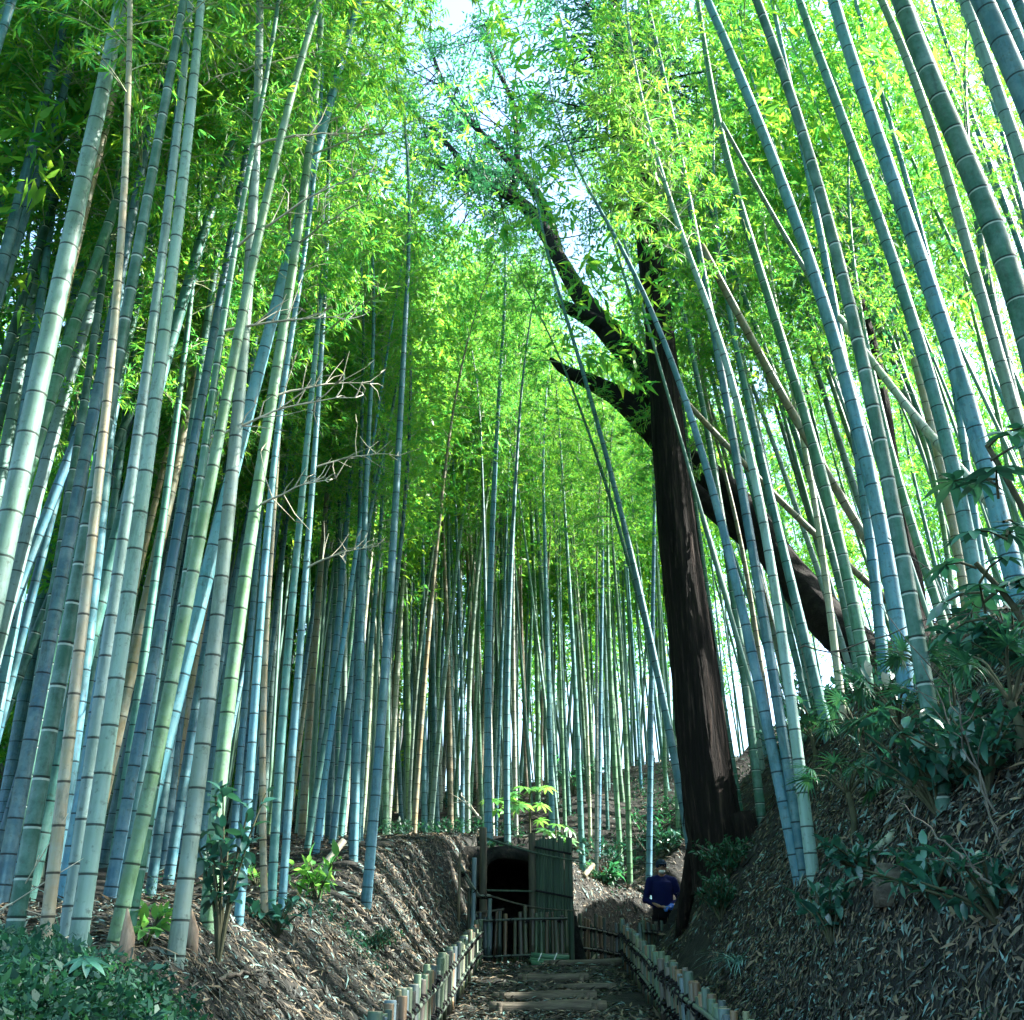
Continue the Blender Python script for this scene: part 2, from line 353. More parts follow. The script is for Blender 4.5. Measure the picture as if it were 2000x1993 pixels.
# earth roof over the hollow in the bank behind the screen
rf = MB(); k = 26; xs = np.linspace(-1.0, 1.05, k); ys = np.linspace(14.35, 17.2, 24); XX, YY = np.meshgrid(xs, ys)
edge = np.clip(1 - np.maximum(np.abs(XX - .02) / 1.03, (YY - 14.35) / 2.85 * .98), 0, 1)
top = np.maximum(1.25 + .22 * np.sqrt(np.clip(edge, 0, 1)), 0) + .10 * (YY - 14.35) + .03 * wob(XX, YY, 4, 5) + .10 * (-XX)
_s = np.clip((1 - np.abs(XX - .02) / 1.03) / .42, 0, 1); _s = _s * _s * (3 - 2 * _s); top = top * _s + (np.minimum(H(XX, YY), top) - .12) * (1 - _s)
bot = np.where(np.abs(XX - .02) < .60, -.1 + 1.40 * np.clip(1 - np.abs((XX - .02) / .61) ** 3.5, 0, 1) ** .5 + .03 * wob(XX, YY, 8, 4), -.3)
nr = XX.size; i = np.arange(23)[:, None] * k; j = np.arange(k - 1)[None]
rf.add(np.stack([XX, YY + .06 * wob(XX, top, 2, 3), top], -1).reshape(-1, 3), np.stack([i + j, i + j + 1, i + k + j + 1, i + k + j], -1).reshape(-1, 4))
rf.add(np.stack([XX, YY + .05 * wob(XX, bot, 2, 3), bot], -1).reshape(-1, 3), np.stack([i + j, i + k + j, i + k + j + 1, i + j + 1], -1).reshape(-1, 4))
fr = np.arange(k - 1); rf.f.append(np.stack([fr + 1, fr, fr + nr, fr + nr + 1], 1)); rf.m.append(np.zeros(k - 1, int))
tag(rf.build('earth_bank', M['soil']), kind='structure')
print('ground done', nx * ny)
# ------------------------------------------------------------------ crowns: six kinds, shared by the stems
CROWN_L = 8.0
def arch(s): return .95 * (np.asarray(s) / CROWN_L) ** 2.4

def make_crown(seed, leafy=1.0):
    global rng
    keep = rng; rng = np.random.default_rng(seed)
    br = MB(); lf = MB(); lb, ld, ll = [], [], []
    s = .1; k = 0
    while s < CROWN_L - .15:
        for q in range(2):
            az = (k % 2) * math.pi + q * .75 + rng.normal(0, .5); el = rng.uniform(.45, .95)
            f = s / CROWN_L
            L = 1.75 * (1 - .80 * f ** 1.5) * min(1, .45 + s / 2.2) * rng.uniform(.65, 1.2)
            d = np.array([math.cos(az) * math.cos(el), math.sin(az) * math.cos(el), math.sin(el)])
            t = np.linspace(0, 1, 6)
            pts = np.array([arch(s), 0, s]) + d * (t * L)[:, None] + np.array([0, 0, -1.0]) * (.42 * L * t ** 2.3)[:, None] + np.array([.15, 0, 0]) * f * (t * L)[:, None]
            br.tube(pts, np.linspace(.0075, .002, 6), 4, cap=False)
            m = max(4, int(L / .085 * leafy))
            u = rng.uniform(.16, 1, m) ** .8
            b0 = np.stack([np.interp(u, t, pts[:, a]) for a in range(3)], 1)
            td = unit(d * .55 + rng.normal(0, .6, (m, 3)) + np.array([0, 0, -.10])); tl = rng.uniform(.10, .38, m) * min(1, L)
            tip = b0 + td * tl[:, None]
            for a_, c_ in zip(b0[::2], tip[::2]): br.tube([a_, c_], [.0028, .0015], 3, cap=False)
            for r_ in range(9):
                w = rng.uniform(.35, 1.05, m)
                lb.append(b0 + td * (tl * w)[:, None]); ld.append(td * .9 + rng.normal(0, .42, (m, 3)) + np.array([0, 0, -.55])); ll.append(rng.uniform(.075, .155, m))
        k += 1; s += .30 - .14 * s / CROWN_L
    lb, ld, ll = np.concatenate(lb), np.concatenate(ld), np.concatenate(ll)
    kites(lf, lb, ld, ll, ll * .17)
    out = (br.mesh('crown_branch', M['twig']), lf.mesh('foliage', M['leaf'], False), lb, ld, ll)
    rng = keep; return out
CROWNS = [make_crown(100 + k, l) for k, l in enumerate((1.0, .8, 1.15, .6, .95, 1.1))]

# ------------------------------------------------------------------ stems
TINT = {'blue': (.066, .195, .27), 'pale': (.155, .275, .265), 'green': (.046, .16, .105), 'dark': (.022, .10, .074), 'teal': (.052, .175, .175),
        'tan': (.23, .19, .12), 'grey': (.145, .20, .17), 'lime': (.092, .20, .10), 'white': (.31, .33, .27), 'deep': (.034, .115, .16)}
WAXY = {'dark', 'green'}

def stem_mesh(pts, r0, total, s0=.10, sides=10, waxy=False, taper=True):
    """a bamboo stem swept along pts, with grooved rings at its nodes"""
    pts = np.asarray(pts); seg = np.linalg.norm(np.diff(pts, axis=0), axis=1); arc = np.concatenate([[0], np.cumsum(seg)])
    L = arc[-1]; rr = random.Random(int(r0 * 1e6) + len(pts)); mb = MB()
    node = []; s = .06; gap = s0
    while s < L - .05: node.append(s); gap = min(gap * 1.16 + .004, (2.0 * r0 + .13) * (1 if s < total * .6 else .8)); s += gap * rr.uniform(.92, 1.08)
    S_, Rm, Mi = [0.0], [1.0], []
    h = .0075 + .04 * r0
    for q in node:
        for off, k in ((-1.6 * h, 1.0), (-.55 * h, 1.0 + .0009 / r0), (.05 * h, .985), (.6 * h, 1.0 + .0022 / r0), (1.7 * h, 1.0)):
            S_.append(q + off); Rm.append(k)
        Mi += [0, 2 if waxy else 0, 1, 1, 0]
    Mi = Mi[:]; S_.append(L); Rm.append(1.0); Mi.append(0)
    S_ = np.array(S_); Rm = np.array(Rm)
    # skin faces between: first interval belongs to skin
    def rad_at(s): return r0 * (1.0 + .10 * np.exp(-s / .25)) * (np.clip(1 - (s / (total * 1.03)) ** 1.35 * .9, .06, 1) if taper else 1 - .35 * s / total)
    p = np.stack([np.interp(S_, arc, pts[:, a]) for a in range(3)], 1)
    mb.tube(p, rad_at(S_) * Rm, sides, mis=np.array(Mi), cap=True)
    return mb, rad_at

def place_crown(o_parent, base, tangent, scale, k, spin, leaf=True):
    z = Vector(tangent).normalized(); x = Vector((math.cos(spin), math.sin(spin), 0)); x = (x - z * x.dot(z)).normalized(); y = z.cross(x)
    m = Matrix((x, y, z)).transposed().to_4x4(); m.translation = base
    m = m @ Matrix.Scale(scale, 4)
    b = link('crown_branch', CROWNS[k][0], o_parent); b.matrix_world = m
    b.matrix_parent_inverse = Matrix.Identity(4); b.matrix_basis = Matrix.Translation(-Vector(o_parent.location)) @ m
    f = link('foliage', CROWNS[k][1], b)
    return m

N_BAMBOO = 0
def bamboo(curve, r0, tint, label, group, height=None, crown=True, cspin=None, kind='bamboo', crown_at=.46, jit=.10):
    """curve: function height-above-foot -> (x, y, z). Builds foot Empty > culm, crown_branch > foliage"""
    global N_BAMBOO
    N_BAMBOO += 1
    rr = random.Random(N_BAMBOO * 7 + 1)
    Ht = height or min(17.0, max(8.0, 88 * r0 * 1.35 + 3.5))
    foot = Vector(curve(0))
    o = thing(kind, label, 'bamboo', foot, group)
    hc = Ht * crown_at if crown else Ht
    hs = np.linspace(-.12, hc, max(10, int(hc / .3)))
    pts = [np.array(curve(h)) for h in hs]
    sides = 16 if r0 > .055 else 10
    if crown:
        tan = unit(pts[-1] - pts[-2]); sc = Ht * (1 - crown_at) / CROWN_L
        spin = cspin if cspin is not None else rr.uniform(0, 6.28)
        m = place_crown(o, Vector(pts[-1]), tan, sc, rr.randrange(6), spin)
        for s in np.linspace(.25, CROWN_L, 22): pts.append(np.array(m @ Vector((float(arch(s)), 0, s))))
    pts = np.array(pts) - np.array(foot)
    waxy = tint in WAXY
    mb, rad_at = stem_mesh(pts, r0, Ht if crown else max(Ht, 9), sides=sides, waxy=waxy, taper=crown)
    c = mb.build('culm', [M['culm'], M['node'], M['wax']], o)
    b = TINT[tint]; q = 1 + rr.uniform(-jit, jit) * 1.6
    c.color = (b[0] * q * (1 + rr.uniform(-jit, jit)), b[1] * q, b[2] * q * (1 + rr.uniform(-jit, jit)), 1)
    return o, curve, rad_at

def px_curve(px, Y):
    """stem standing in the plane at forward distance Y through the seen points (listed top first)"""
    w = [P(x, y, Y) for x, y in px][::-1]
    zs = np.array([p.z for p in w]); xs = np.array([p.x for p in w])
    o = np.argsort(zs); zs, xs = zs[o], xs[o]
    deg = 3 if len(zs) > 5 else 2 if len(zs) > 2 else 1
    co = np.polyfit(zs, xs, deg); dco = np.polyder(co)
    lo, hi = zs[0], zs[-1]
    def X(z):
        if z < lo: return np.polyval(co, lo) + np.polyval(dco, lo) * (z - lo) * .8
        if z > hi: return np.polyval(co, hi) + np.polyval(dco, hi) * (z - hi)
        return np.polyval(co, z)
    z = lo
    for _ in range(30): z = .5 * z + .5 * h1(X(z), Y)
    z0 = z - .03
    return lambda h: (float(X(z0 + h)), Y, z0 + h)

def side_branch(o, curve, rad_at, h, az, L, leafy, seed, dry=False, up=.5):
    """a thin branch growing from a node low on the stem, bare or with a few leaves"""
    q = np.random.default_rng(seed); base = np.array(curve(h)) - np.array(o.location)
    d = np.array([math.cos(az) * math.cos(up), math.sin(az) * math.cos(up), math.sin(up)])
    t = np.linspace(0, 1, 9); kink = np.cumsum(q.normal(0, .012 * L, (9, 3)), 0)
    pts = base + d * (t * L)[:, None] + np.array([0, 0, -.22 * L]) * (t ** 2)[:, None] + kink
    b = MB(); b.tube(pts, np.linspace(.0095, .0022, 9), 5, cap=False); lb, ld = [], []
    for k in range(2, 9):
        for _ in range(2):
            td = unit(d * .7 + q.normal(0, .55, 3)); tl = q.uniform(.10, .34) * (1.1 - .5 * t[k])
            tip = pts[k] + td * tl; b.tube([pts[k], (pts[k] + tip) / 2 + q.normal(0, .012, 3), tip], [.0042, .003, .0014], 4, cap=False)
            for __ in range(int(leafy)):
                lb.append(tip - td * tl * q.uniform(0, .5)); ld.append(td + q.normal(0, .5, 3) + np.array([0, 0, -.15]))
            if dry and q.random() < .5: lb.append(tip); ld.append(td + q.normal(0, .4, 3))
    ob = b.build('side_branch', M['drytwig'] if dry else M['twig'], o)
    if lb:
        f = MB(); ll = q.uniform(.10, .17, len(lb)) * (.55 if dry else 1)
        kites(f, np.array(lb), np.array(ld), ll, ll * .17); f.build('leaves', M['drytwig'] if dry else M['leafnear'], ob, False)

M['leafnear'] = leaf_material('bamboo_leaf_near', [(.07, .20, .04), (.14, .30, .05), (.24, .36, .06)], [(.14, .46, .06), (.25, .58, .07), (.38, .64, .07)], .5, .08)

# key: seen points top to foot, width in px (at which list position), real diameter, tint, label, optional settings
LG, RG, MG = 'bamboos of the left thicket', 'bamboos of the right bank', 'bamboos in the middle of the grove'
STEMS = [
 ([(24, 0), (0, 75), (-40, 190)], 26, .10, 'blue', 'short slanting piece of blue bamboo cutting the top left corner', LG, {}),
 ([(238, 0), (184, 251), (142, 442), (89, 700), (45, 880), (11, 1061)], 42, .125, 'pale', 'thick pale bamboo crossing the upper left with broad sunlit bands, leaving at the left edge', LG, {}),
 ([(136, 0), (120, 240), (98, 436), (67, 690), (40, 840), (5, 1060)], 22, .095, 'blue', 'blue bamboo just left of the thick pale one at upper left', LG, {}),
 ([(165, 0), (153, 189), (120, 400), (95, 560)], 13, .09, 'deep', 'dim dark blue bamboo behind the thick pale one near the top left', LG, {}),
 ([(69, 218), (51, 509), (36, 690), (22, 814), (8, 930)], 13, .09, 'deep', 'nearly black bamboo nearest the left edge among dark leaves', LG, {}),
 ([(256, 0), (240, 120), (218, 302), (178, 600), (145, 788), (124, 941), (87, 1105), (55, 1341), (24, 1488), (5, 1625)], 27, .11, 'blue', 'long blue bamboo first right of the thick pale one, leaning out at left', LG, {}),
 ([(251, 218), (240, 364), (218, 690), (211, 759), (198, 905), (171, 1195), (149, 1300), (127, 1481), (109, 1626), (91, 1807), (86, 1895)], 24, .11, 'tan', 'tan dead bamboo with its lower right side brightly sunlit at lower left', LG, {}),
 ([(228, 420), (204, 650), (182, 795), (160, 959), (142, 1086), (118, 1300)], 21, .115, 'grey', 'greyish tan bamboo in shade touching the left of the tan dead one', LG, {}),
 ([(164, 1068), (145, 1159), (120, 1305), (101, 1409), (72, 1572), (47, 1698), (18, 1880)], 33, .12, 'dark', 'very dark green bamboo with white rings at lower left, left of the tan dead one', LG, {}),
 ([(393, 0), (378, 182), (345, 418), (320, 690), (295, 832), (280, 977), (262, 1105), (236, 1232), (210, 1445), (196, 1554), (170, 1698), (149, 1880)], 33, .13, 'pale', 'right hand one of two thick pale bamboos standing side by side, widest sunlit flank', LG, {}),
 ([(371, 0), (360, 164), (342, 291), (316, 509), (298, 655), (276, 759), (255, 959), (233, 1086), (204, 1341), (188, 1440), (167, 1554), (145, 1698), (125, 1860)], 26, .12, 'pale', 'left hand one of two thick pale bamboos standing side by side', LG, {}),
 ([(326, 200), (309, 291), (291, 455), (262, 618), (251, 668), (218, 795), (207, 905), (185, 1080)], 20, .10, 'blue', 'blue bamboo with one white sunlit patch, left of the two thick pale ones', LG, {}),
 ([(276, 564), (267, 686), (251, 777), (233, 886), (218, 995), (189, 1250), (178, 1336), (163, 1445), (141, 1590), (120, 1735)], 20, .10, 'teal', 'teal bamboo squeezed between the tan dead one and the two thick pale ones', LG, {}),
 ([(344, 650), (336, 832), (331, 977), (324, 1195), (318, 1500)], 9, .085, 'deep', 'thin shadowy bamboo right behind the two thick pale ones', LG, {}),
 ([(392, 250), (396, 473), (396, 690), (389, 832), (382, 941), (372, 1300)], 12, .085, 'blue', 'thin upright blue bamboo right of the two thick pale ones', LG, {}),
 ([(498, 273), (473, 400), (455, 509), (433, 636), (411, 795), (393, 941), (378, 1050), (356, 1177), (333, 1354), (300, 1517), (286, 1608), (264, 1735), (252, 1850)], 20, .095, 'green', 'slender young green bamboo with white rings, glaring sunlit flank and twigs', LG, {'br': 1}),
 ([(618, 18), (585, 127), (538, 327), (491, 509), (451, 723), (407, 959), (375, 1159), (340, 1340), (312, 1427), (283, 1554), (254, 1680), (226, 1858)], 28, .125, 'lime', 'yellowish green bamboo behind the slender white ringed one, foot ending in a sunlit patch', LG, {}),
 ([(507, 0), (503, 220), (496, 400), (485, 560), (462, 832), (447, 959), (436, 1050), (415, 1305), (410, 1391), (391, 1517), (373, 1626), (359, 1735), (340, 1880)], 31, .13, 'grey', 'thick grey green bamboo with dark blotches and pencil dark rings, left centre', LG, {}),
 ([(632, 0), (618, 109), (600, 291), (571, 545), (549, 690), (524, 832), (505, 977), (480, 1105), (462, 1232), (447, 1341), (435, 1409), (417, 1735), (405, 1815)], 28, .13, 'lime', 'tall thick olive green bamboo reaching the top, right of the blotched grey one', LG, {'br': 2}),
 ([(562, 700), (545, 832), (531, 941), (520, 1068), (509, 1195), (502, 1323), (489, 1517), (478, 1626), (471, 1735), (466, 1805)], 18, .095, 'blue', 'blue bamboo standing close right of the tall olive green one', LG, {}),
 ([(542, 327), (538, 545), (531, 650), (522, 800), (510, 1000)], 12, .085, 'blue', 'thin blue bamboo half hidden behind the tall olive green one', LG, {}),
 ([(642, 309), (635, 545), (629, 690), (618, 832), (607, 977), (596, 1123), (582, 1341), (569, 1481), (562, 1626), (548, 1800)], 15, .095, 'blue', 'lone slim blue bamboo right of the olive green one, its top lost in green leaves', LG, {'br': 2}),
 ([(524, 1150), (520, 1268), (513, 1409), (513, 1626), (518, 1800)], 14, .08, 'tan', 'thin tan dead bamboo with close dark rings by the leafy sapling', LG, {}),
 ([(572, 1150), (562, 1318), (547, 1445), (536, 1626), (529, 1795)], 18, .10, 'teal', 'teal bamboo with white sun spots beside the thin tan dead one', LG, {}),
 ([(803, 420), (790, 650), (783, 795), (774, 977), (763, 1123), (755, 1268), (738, 1500), (714, 1772)], 19, .10, 'blue', 'blue bamboo footed lowest on the left slope, nearest the left fence', MG, {}),
 ([(712, 600), (708, 759), (705, 905), (701, 1086), (694, 1400), (686, 1660)], 12, .085, 'deep', 'dark slim bamboo, left one of a close pair behind the slope', MG, {}),
 ([(733, 640), (719, 868), (712, 1014), (708, 1159), (701, 1341), (690, 1680)], 16, .095, 'blue', 'blue bamboo with sunlit right flank, right one of a close pair behind the slope', MG, {}),
 ([(786, 800), (788, 977), (790, 1195), (792, 1341), (796, 1625)], 10, .085, 'teal', 'teal bamboo close right of the one footed lowest on the slope', MG, {}),
 ([(803, 686), (814, 832), (825, 1014), (828, 1195), (826, 1341), (830, 1630)], 12, .09, 'blue', 'slim bamboo bowing slightly right, footed on the sunlit crest of the slope', MG, {}),
 ([(839, 705), (835, 905), (843, 1086), (850, 1305), (852, 1632)], 11, .09, 'deep', 'dark blue bamboo on the crest left of two tan bent feet', MG, {}),
 ([(850, 780), (861, 977), (872, 1195), (877, 1341), (880, 1628)], 11, .09, 'tan', 'tan bamboo nearest the left post of the screen, foot on the crest', MG, {}),
 ([(989, 560), (983, 650), (970, 832), (963, 1014), (957, 1195), (952, 1341), (954, 1603), (958, 1790)], 15, .115, 'blue', 'pale blue bamboo passing directly behind the left post of the screen', MG, {}),
 ([(1020, 740), (1006, 941), (999, 1086), (995, 1232), (989, 1450), (990, 1624), (996, 1790)], 12, .10, 'blue', 'blue bamboo standing in front of the dark hollow between the screen posts', MG, {}),
 ([(937, 780), (941, 941), (948, 1086), (950, 1300)], 8, .075, 'deep', 'thin dark bamboo just left of the pale blue one behind the screen', MG, {}),
 ([(1060, 480), (1092, 582), (1117, 650), (1145, 741), (1181, 886), (1214, 1014), (1246, 1141), (1279, 1286), (1321, 1500), (1346, 1645), (1360, 1740)], 15, .10, 'blue', 'blue bamboo leaning left across open leaves, foot against the dark cedar', MG, {}),
 ([(1190, 1000), (1208, 1200), (1217, 1380), (1225, 1500), (1230, 1728)], 11, .095, 'lime', 'green bamboo standing alone left of the person, on the sunlit ground', MG, {}),
 ([(1061, 251), (1115, 316), (1174, 411), (1228, 509), (1261, 589), (1305, 691), (1347, 806), (1380, 905), (1405, 1014), (1427, 1123), (1453, 1195), (1478, 1300), (1503, 1445), (1532, 1554), (1560, 1728)], 22, .105, 'blue', 'long blue bamboo crossing in front of the cedar trunk, leftmost of the bank trio', RG, {'thin': 1}),
 ([(1300, 455), (1325, 582), (1340, 650), (1365, 741), (1384, 832), (1398, 941), (1420, 1070), (1449, 1305), (1462, 1409), (1490, 1600)], 17, .10, 'green', 'green bamboo right behind the cedar trunk', RG, {}),
 ([(1391, 832), (1416, 941), (1445, 1032), (1462, 1150)], 11, .08, 'tan', 'thin tan bamboo between the cedar and the blue trio', RG, {}),
 ([(1265, 11), (1307, 200), (1351, 418), (1395, 673), (1420, 759), (1442, 905), (1456, 1014), (1471, 1105), (1496, 1214), (1515, 1341), (1535, 1481), (1572, 1712)], 21, .105, 'deep', 'dark blue bamboo of the bank trio whose thin top reaches the top edge', RG, {'spray': 1}),
 ([(1300, 400), (1340, 491), (1373, 600), (1405, 650), (1435, 759), (1464, 868), (1496, 1050), (1515, 1159), (1535, 1336), (1554, 1445), (1572, 1554), (1590, 1725)], 23, .11, 'pale', 'lilac white smooth bamboo, rightmost of the trio rising from the bank', RG, {}),
 ([(1380, 0), (1420, 91), (1453, 164), (1485, 236), (1547, 418), (1605, 600), (1631, 680), (1678, 814), (1700, 923), (1718, 1032), (1740, 1123), (1764, 1300), (1790, 1560)], 29, .13, 'blue', 'thick blue bamboo curving up left from behind the fan palms', RG, {}),
 ([(1478, 0), (1504, 73), (1555, 218), (1609, 400), (1656, 582), (1678, 673), (1718, 868), (1740, 977), (1762, 1086), (1784, 1195), (1810, 1340), (1845, 1580)], 31, .14, 'dark', 'thick dark green bamboo with a glaring white right edge, centre of the right half', RG, {}),
 ([(1507, 0), (1525, 73), (1569, 309), (1591, 400), (1613, 509), (1635, 618), (1665, 800), (1700, 1100), (1730, 1330)], 19, .115, 'blue', 'pale blue bamboo peeping out left of the thick dark green one', RG, {}),
 ([(1562, 0), (1591, 91), (1627, 182), (1682, 327), (1736, 491), (1791, 673), (1816, 723), (1838, 814), (1860, 905), (1896, 1105), (1935, 1330)], 27, .13, 'teal', 'teal bamboo with mottled skin, second right of the dark green white edged one', RG, {}),
 ([(1627, 0), (1649, 73), (1707, 236), (1765, 418), (1824, 600), (1856, 668), (1904, 832), (1955, 1014), (1992, 1180)], 34, .14, 'blue', 'stout light blue bamboo with sunlit strip, passing behind dark palmate leaves', RG, {}),
 ([(1671, 0), (1704, 127), (1733, 218), (1784, 400), (1809, 491), (1850, 680), (1880, 850)], 15, .105, 'blue', 'slim blue bamboo right of the stout light blue one at the top', RG, {}),
 ([(1758, 0), (1787, 73), (1820, 153), (1856, 255), (1900, 345), (1940, 436), (1973, 545), (2010, 665)], 45, .15, 'dark', 'thickest bamboo of all, deep green, slanting to the upper right edge', RG, {}),
 ([(1740, 40), (1787, 164), (1845, 327), (1900, 509), (1936, 668), (1965, 741), (1991, 832)], 25, .125, 'grey', 'grey green bamboo half hidden left of the thickest deep green one', RG, {}),
 ([(1820, 0), (1853, 91), (1882, 182), (1911, 273), (1947, 345), (1990, 480)], 14, .095, 'deep', 'thin dark bamboo with white edge, right of the thickest deep green one', RG, {}),
 ([(1882, 0), (1911, 73), (1940, 156), (1965, 236), (1998, 320)], 28, .12, 'pale', 'pale blue bamboo near the upper right corner with one stub branch', RG, {}),
 ([(1868, 0), (1896, 73), (1933, 182), (1980, 345)], 12, .085, 'deep', 'thin dark bamboo hugging the left of the pale one in the upper right', RG, {}),
 ([(1918, 0), (1951, 73), (1995, 172)], 46, .14, 'deep', 'very thick dark blue bamboo crossing the top right corner', RG, {}),
 ([(1955, 0), (1980, 55), (2010, 130)], 27, .11, 'blue', 'light blue bamboo above the very thick one in the top right corner', RG, {}),
 ([(1987, 0), (2010, 55)], 26, .11, 'deep', 'last dark bamboo tip in the extreme top right corner', RG, {}),
 ([(1795, 740), (1824, 850), (1845, 959), (1864, 1032), (1878, 1123), (1889, 1212)], 18, .10, 'tan', 'orange tan bamboo standing on the crest near the dark palmate leaves', RG, {'dead': 1}),
 ([(1540, 740), (1569, 868), (1598, 1014), (1609, 1105), (1620, 1195), (1638, 1323), (1644, 1378)], 16, .09, 'white', 'whitish tan bamboo in front of the fallen dark trunk', RG, {}),
 ([(1387, 145), (1420, 327), (1482, 509), (1511, 618), (1522, 650), (1547, 723), (1576, 814), (1598, 905), (1642, 1086), (1664, 1177), (1682, 1268), (1705, 1400)], 22, .115, 'green', 'blue green bamboo rising from the palms, first left of the thick blue curving one', RG, {}),
 ([(1373, 382), (1405, 455), (1435, 527), (1456, 600), (1482, 650), (1518, 741), (1547, 832), (1576, 923), (1602, 995), (1627, 1086), (1671, 1286), (1690, 1400)], 16, .10, 'dark', 'dark slim bamboo bending left behind the blue trio', RG, {}),
 ([(1430, 640), (1456, 759), (1489, 905), (1507, 977), (1533, 1086), (1555, 1177), (1576, 1268), (1610, 1400)], 20, .115, 'teal', 'teal bamboo right of the lilac white one, its foot in the shrubs', RG, {}),
 ([(1700, 700), (1725, 830), (1747, 905), (1773, 995), (1798, 1086), (1824, 1159), (1850, 1240)], 19, .11, 'green', 'green bamboo on the crest right of the thick dark green one', RG, {}),
 ([(1740, 600), (1755, 686), (1780, 759), (1802, 850), (1824, 941), (1850, 1080)], 11, .085, 'lime', 'bright green thin bamboo with light rings behind the tan crest bamboo', RG, {}),
 ([(1890, 580), (1918, 686), (1940, 759), (1955, 850), (1976, 959), (1995, 1090)], 12, .09, 'lime', 'thin yellow green bamboo behind the palmate leaves at the right edge', RG, {}),
 ([(1925, 520), (1951, 650), (1976, 759), (1998, 850)], 24, .12, 'dark', 'dark green bamboo leaving the right edge above the palmate leaves', RG, {}),
]
placed = []
for k, (px, wpx, dia, tint, label, grp, opt) in enumerate(STEMS):
    mid = px[len(px) // 2]; tq = CP - (996.5 - mid[1]) / FPX * SP; Y = FPX * dia / wpx * tq
    foot = px[-1]
    if foot[1] > 1560 and 0 < foot[0] < 1900:           # the foot is in view: stand it on the ground there
        gh = ground_hit(*foot); Y = gh.y; dia = wpx * (Y / tq) / FPX * .97
    ht = None
    top = P(*px[0], Y).z; bot = h1(P(*px[-1], Y).x, Y); ca = .46
    if not opt.get('dead'):
        ht = min(17.0, max(8.5, 60 * dia + 6.5)); hc = max(.46 * ht, (top - bot) * 1.02); ht = max(ht, hc + 4.2); ca = hc / ht
        if grp != LG and px[0][1] > 150: hc = .86 * (top - bot); ht = hc + 3.2 + 12 * dia; ca = hc / ht
        if opt.get('thin'): ht = hc + 1.6; ca = hc / ht
    cv = px_curve(px, Y)
    o, cv, ra = bamboo(cv, dia / 2, tint, label, grp, crown=not opt.get('dead'), height=(top - bot + .3) if opt.get('dead') else ht, crown_at=ca, cspin=(math.pi if px[0][0] < 1000 else 0) + random.Random(k).uniform(-.9, .9))
    placed.append((cv(0)[0], Y))
    if opt.get('spray'):
        q = random.Random(k)
        for n_ in range(16):
            h = .6
            while proj(cv(h))[1] > 140 + n_ * 19 and h < 14: h += .05
            side_branch(o, cv, ra, h, math.pi + q.uniform(-.9, .9), q.uniform(.5, 1.0), 6, 700 + n_, up=q.uniform(.1, .7))
    if opt.get('br'):
        hs = [(2.6, .1, .9, 0), (3.3, 0.3, .8, 0), (3.9, -.4, 1.0, 0), (4.7, .2, .8, 0), (5.4, 2.6, .7, 0)] if opt['br'] == 1 else [(2.4, -.2, .6, 0), (3.2, .3, .8, 0), (4.4, -.5, .8, 1), (5.2, .1, .9, 2)]
        for q, (h, az, L, lf) in enumerate(hs): side_branch(o, cv, ra, h * (1 if Y < 6 else 1.1), az, L, lf, 300 + k * 10 + q, dry=lf == 0)
        if opt['br'] == 1:
            for q, (h, az, L) in enumerate([(5.9, 2.9, 1.1), (6.4, 3.5, 1.2), (6.9, 2.6, 1.0), (7.3, 0.2, 1.0), (6.2, .4, .8)]): side_branch(o, cv, ra, h, az, L, 4, 900 + q)

# ---- the rest of the grove that can be told apart, standing farther back
def in_frame(x, y, z0, Ht):
    return any(-20 < q[0] < 2020 and -20 < q[1] < 2010 for q in (proj((x, y, z0 + h)) for h in np.linspace(.2, Ht, 14)))
REG = [  # x range, y range, count, min gap, tints, lean per metre in x, name of the place
 ((-5.2, -.8), (6.4, 15.0), 70, .34, ['deep', 'teal', 'blue', 'deep', 'dark', 'green', 'blue', 'pale', 'tan'], .03, 'left thicket'),  # mostly dark tints, the thicket's shade put into the stem colours
 ((-3.6, 2.2), (15.5, 27), 112, .42, ['pale', 'white', 'blue', 'lime', 'grey', 'green', 'white', 'tan'], -.005, 'grove behind the screen'),
 ((2.4, 10.5), (11, 25), 50, .55, ['teal', 'lime', 'blue', 'pale', 'green', 'grey'], -.13, 'right hill grove'),
 ((-2.4, -.72), (8.6, 15.2), 34, .26, ['blue', 'teal', 'blue', 'deep', 'pale', 'green', 'blue'], .004, 'left crest row'),
 ((.7, 3.6), (17.6, 26), 22, .45, ['lime', 'pale', 'teal', 'white', 'blue'], -.01, 'grove beside the cedar'),
 ((-9.5, -3.6), (9.5, 22), 8, .6, ['deep', 'deep', 'blue', 'dark'], .03, 'far left shade')]
rest = []
rr = random.Random(77)
SPOTS = [ground_hit(*q) for q in ((745, 1700), (800, 1672), (860, 1648), (1150, 1705), (1195, 1722), (1235, 1738), (1275, 1745), (560, 1790))]
SPOTS += [Vector(q) for q in ((-1.6, 7, 2.2), (-1, 9.5, 3), (-1, 16, 3.6), (.4, 18, 4.2), (-1.6, 20, 4.8), (1.2, 21, 5.5), (.5, 17.4, 1.9), (-.6, 22, 9.5), (.8, 23, 11), (-1.8, 17, 8.5), (2.4, 20, 9), (-1.4, 12, 8), (-2, 13, 9.5), (-1, 14, 10.5), (-2.6, 14.5, 7.5), (-1.8, 11, 6.5), (-1.2, 10, 8.5), (-3, 17, 10), (-1.5, 9, 4.5), (0, 20, 7), (1, 22, 7.5), (-1, 18, 6.5), (2, 21, 7), (.5, 24, 9), (1.6, 24, 7), (-2.5, 19, 8), (0, 26, 10))]
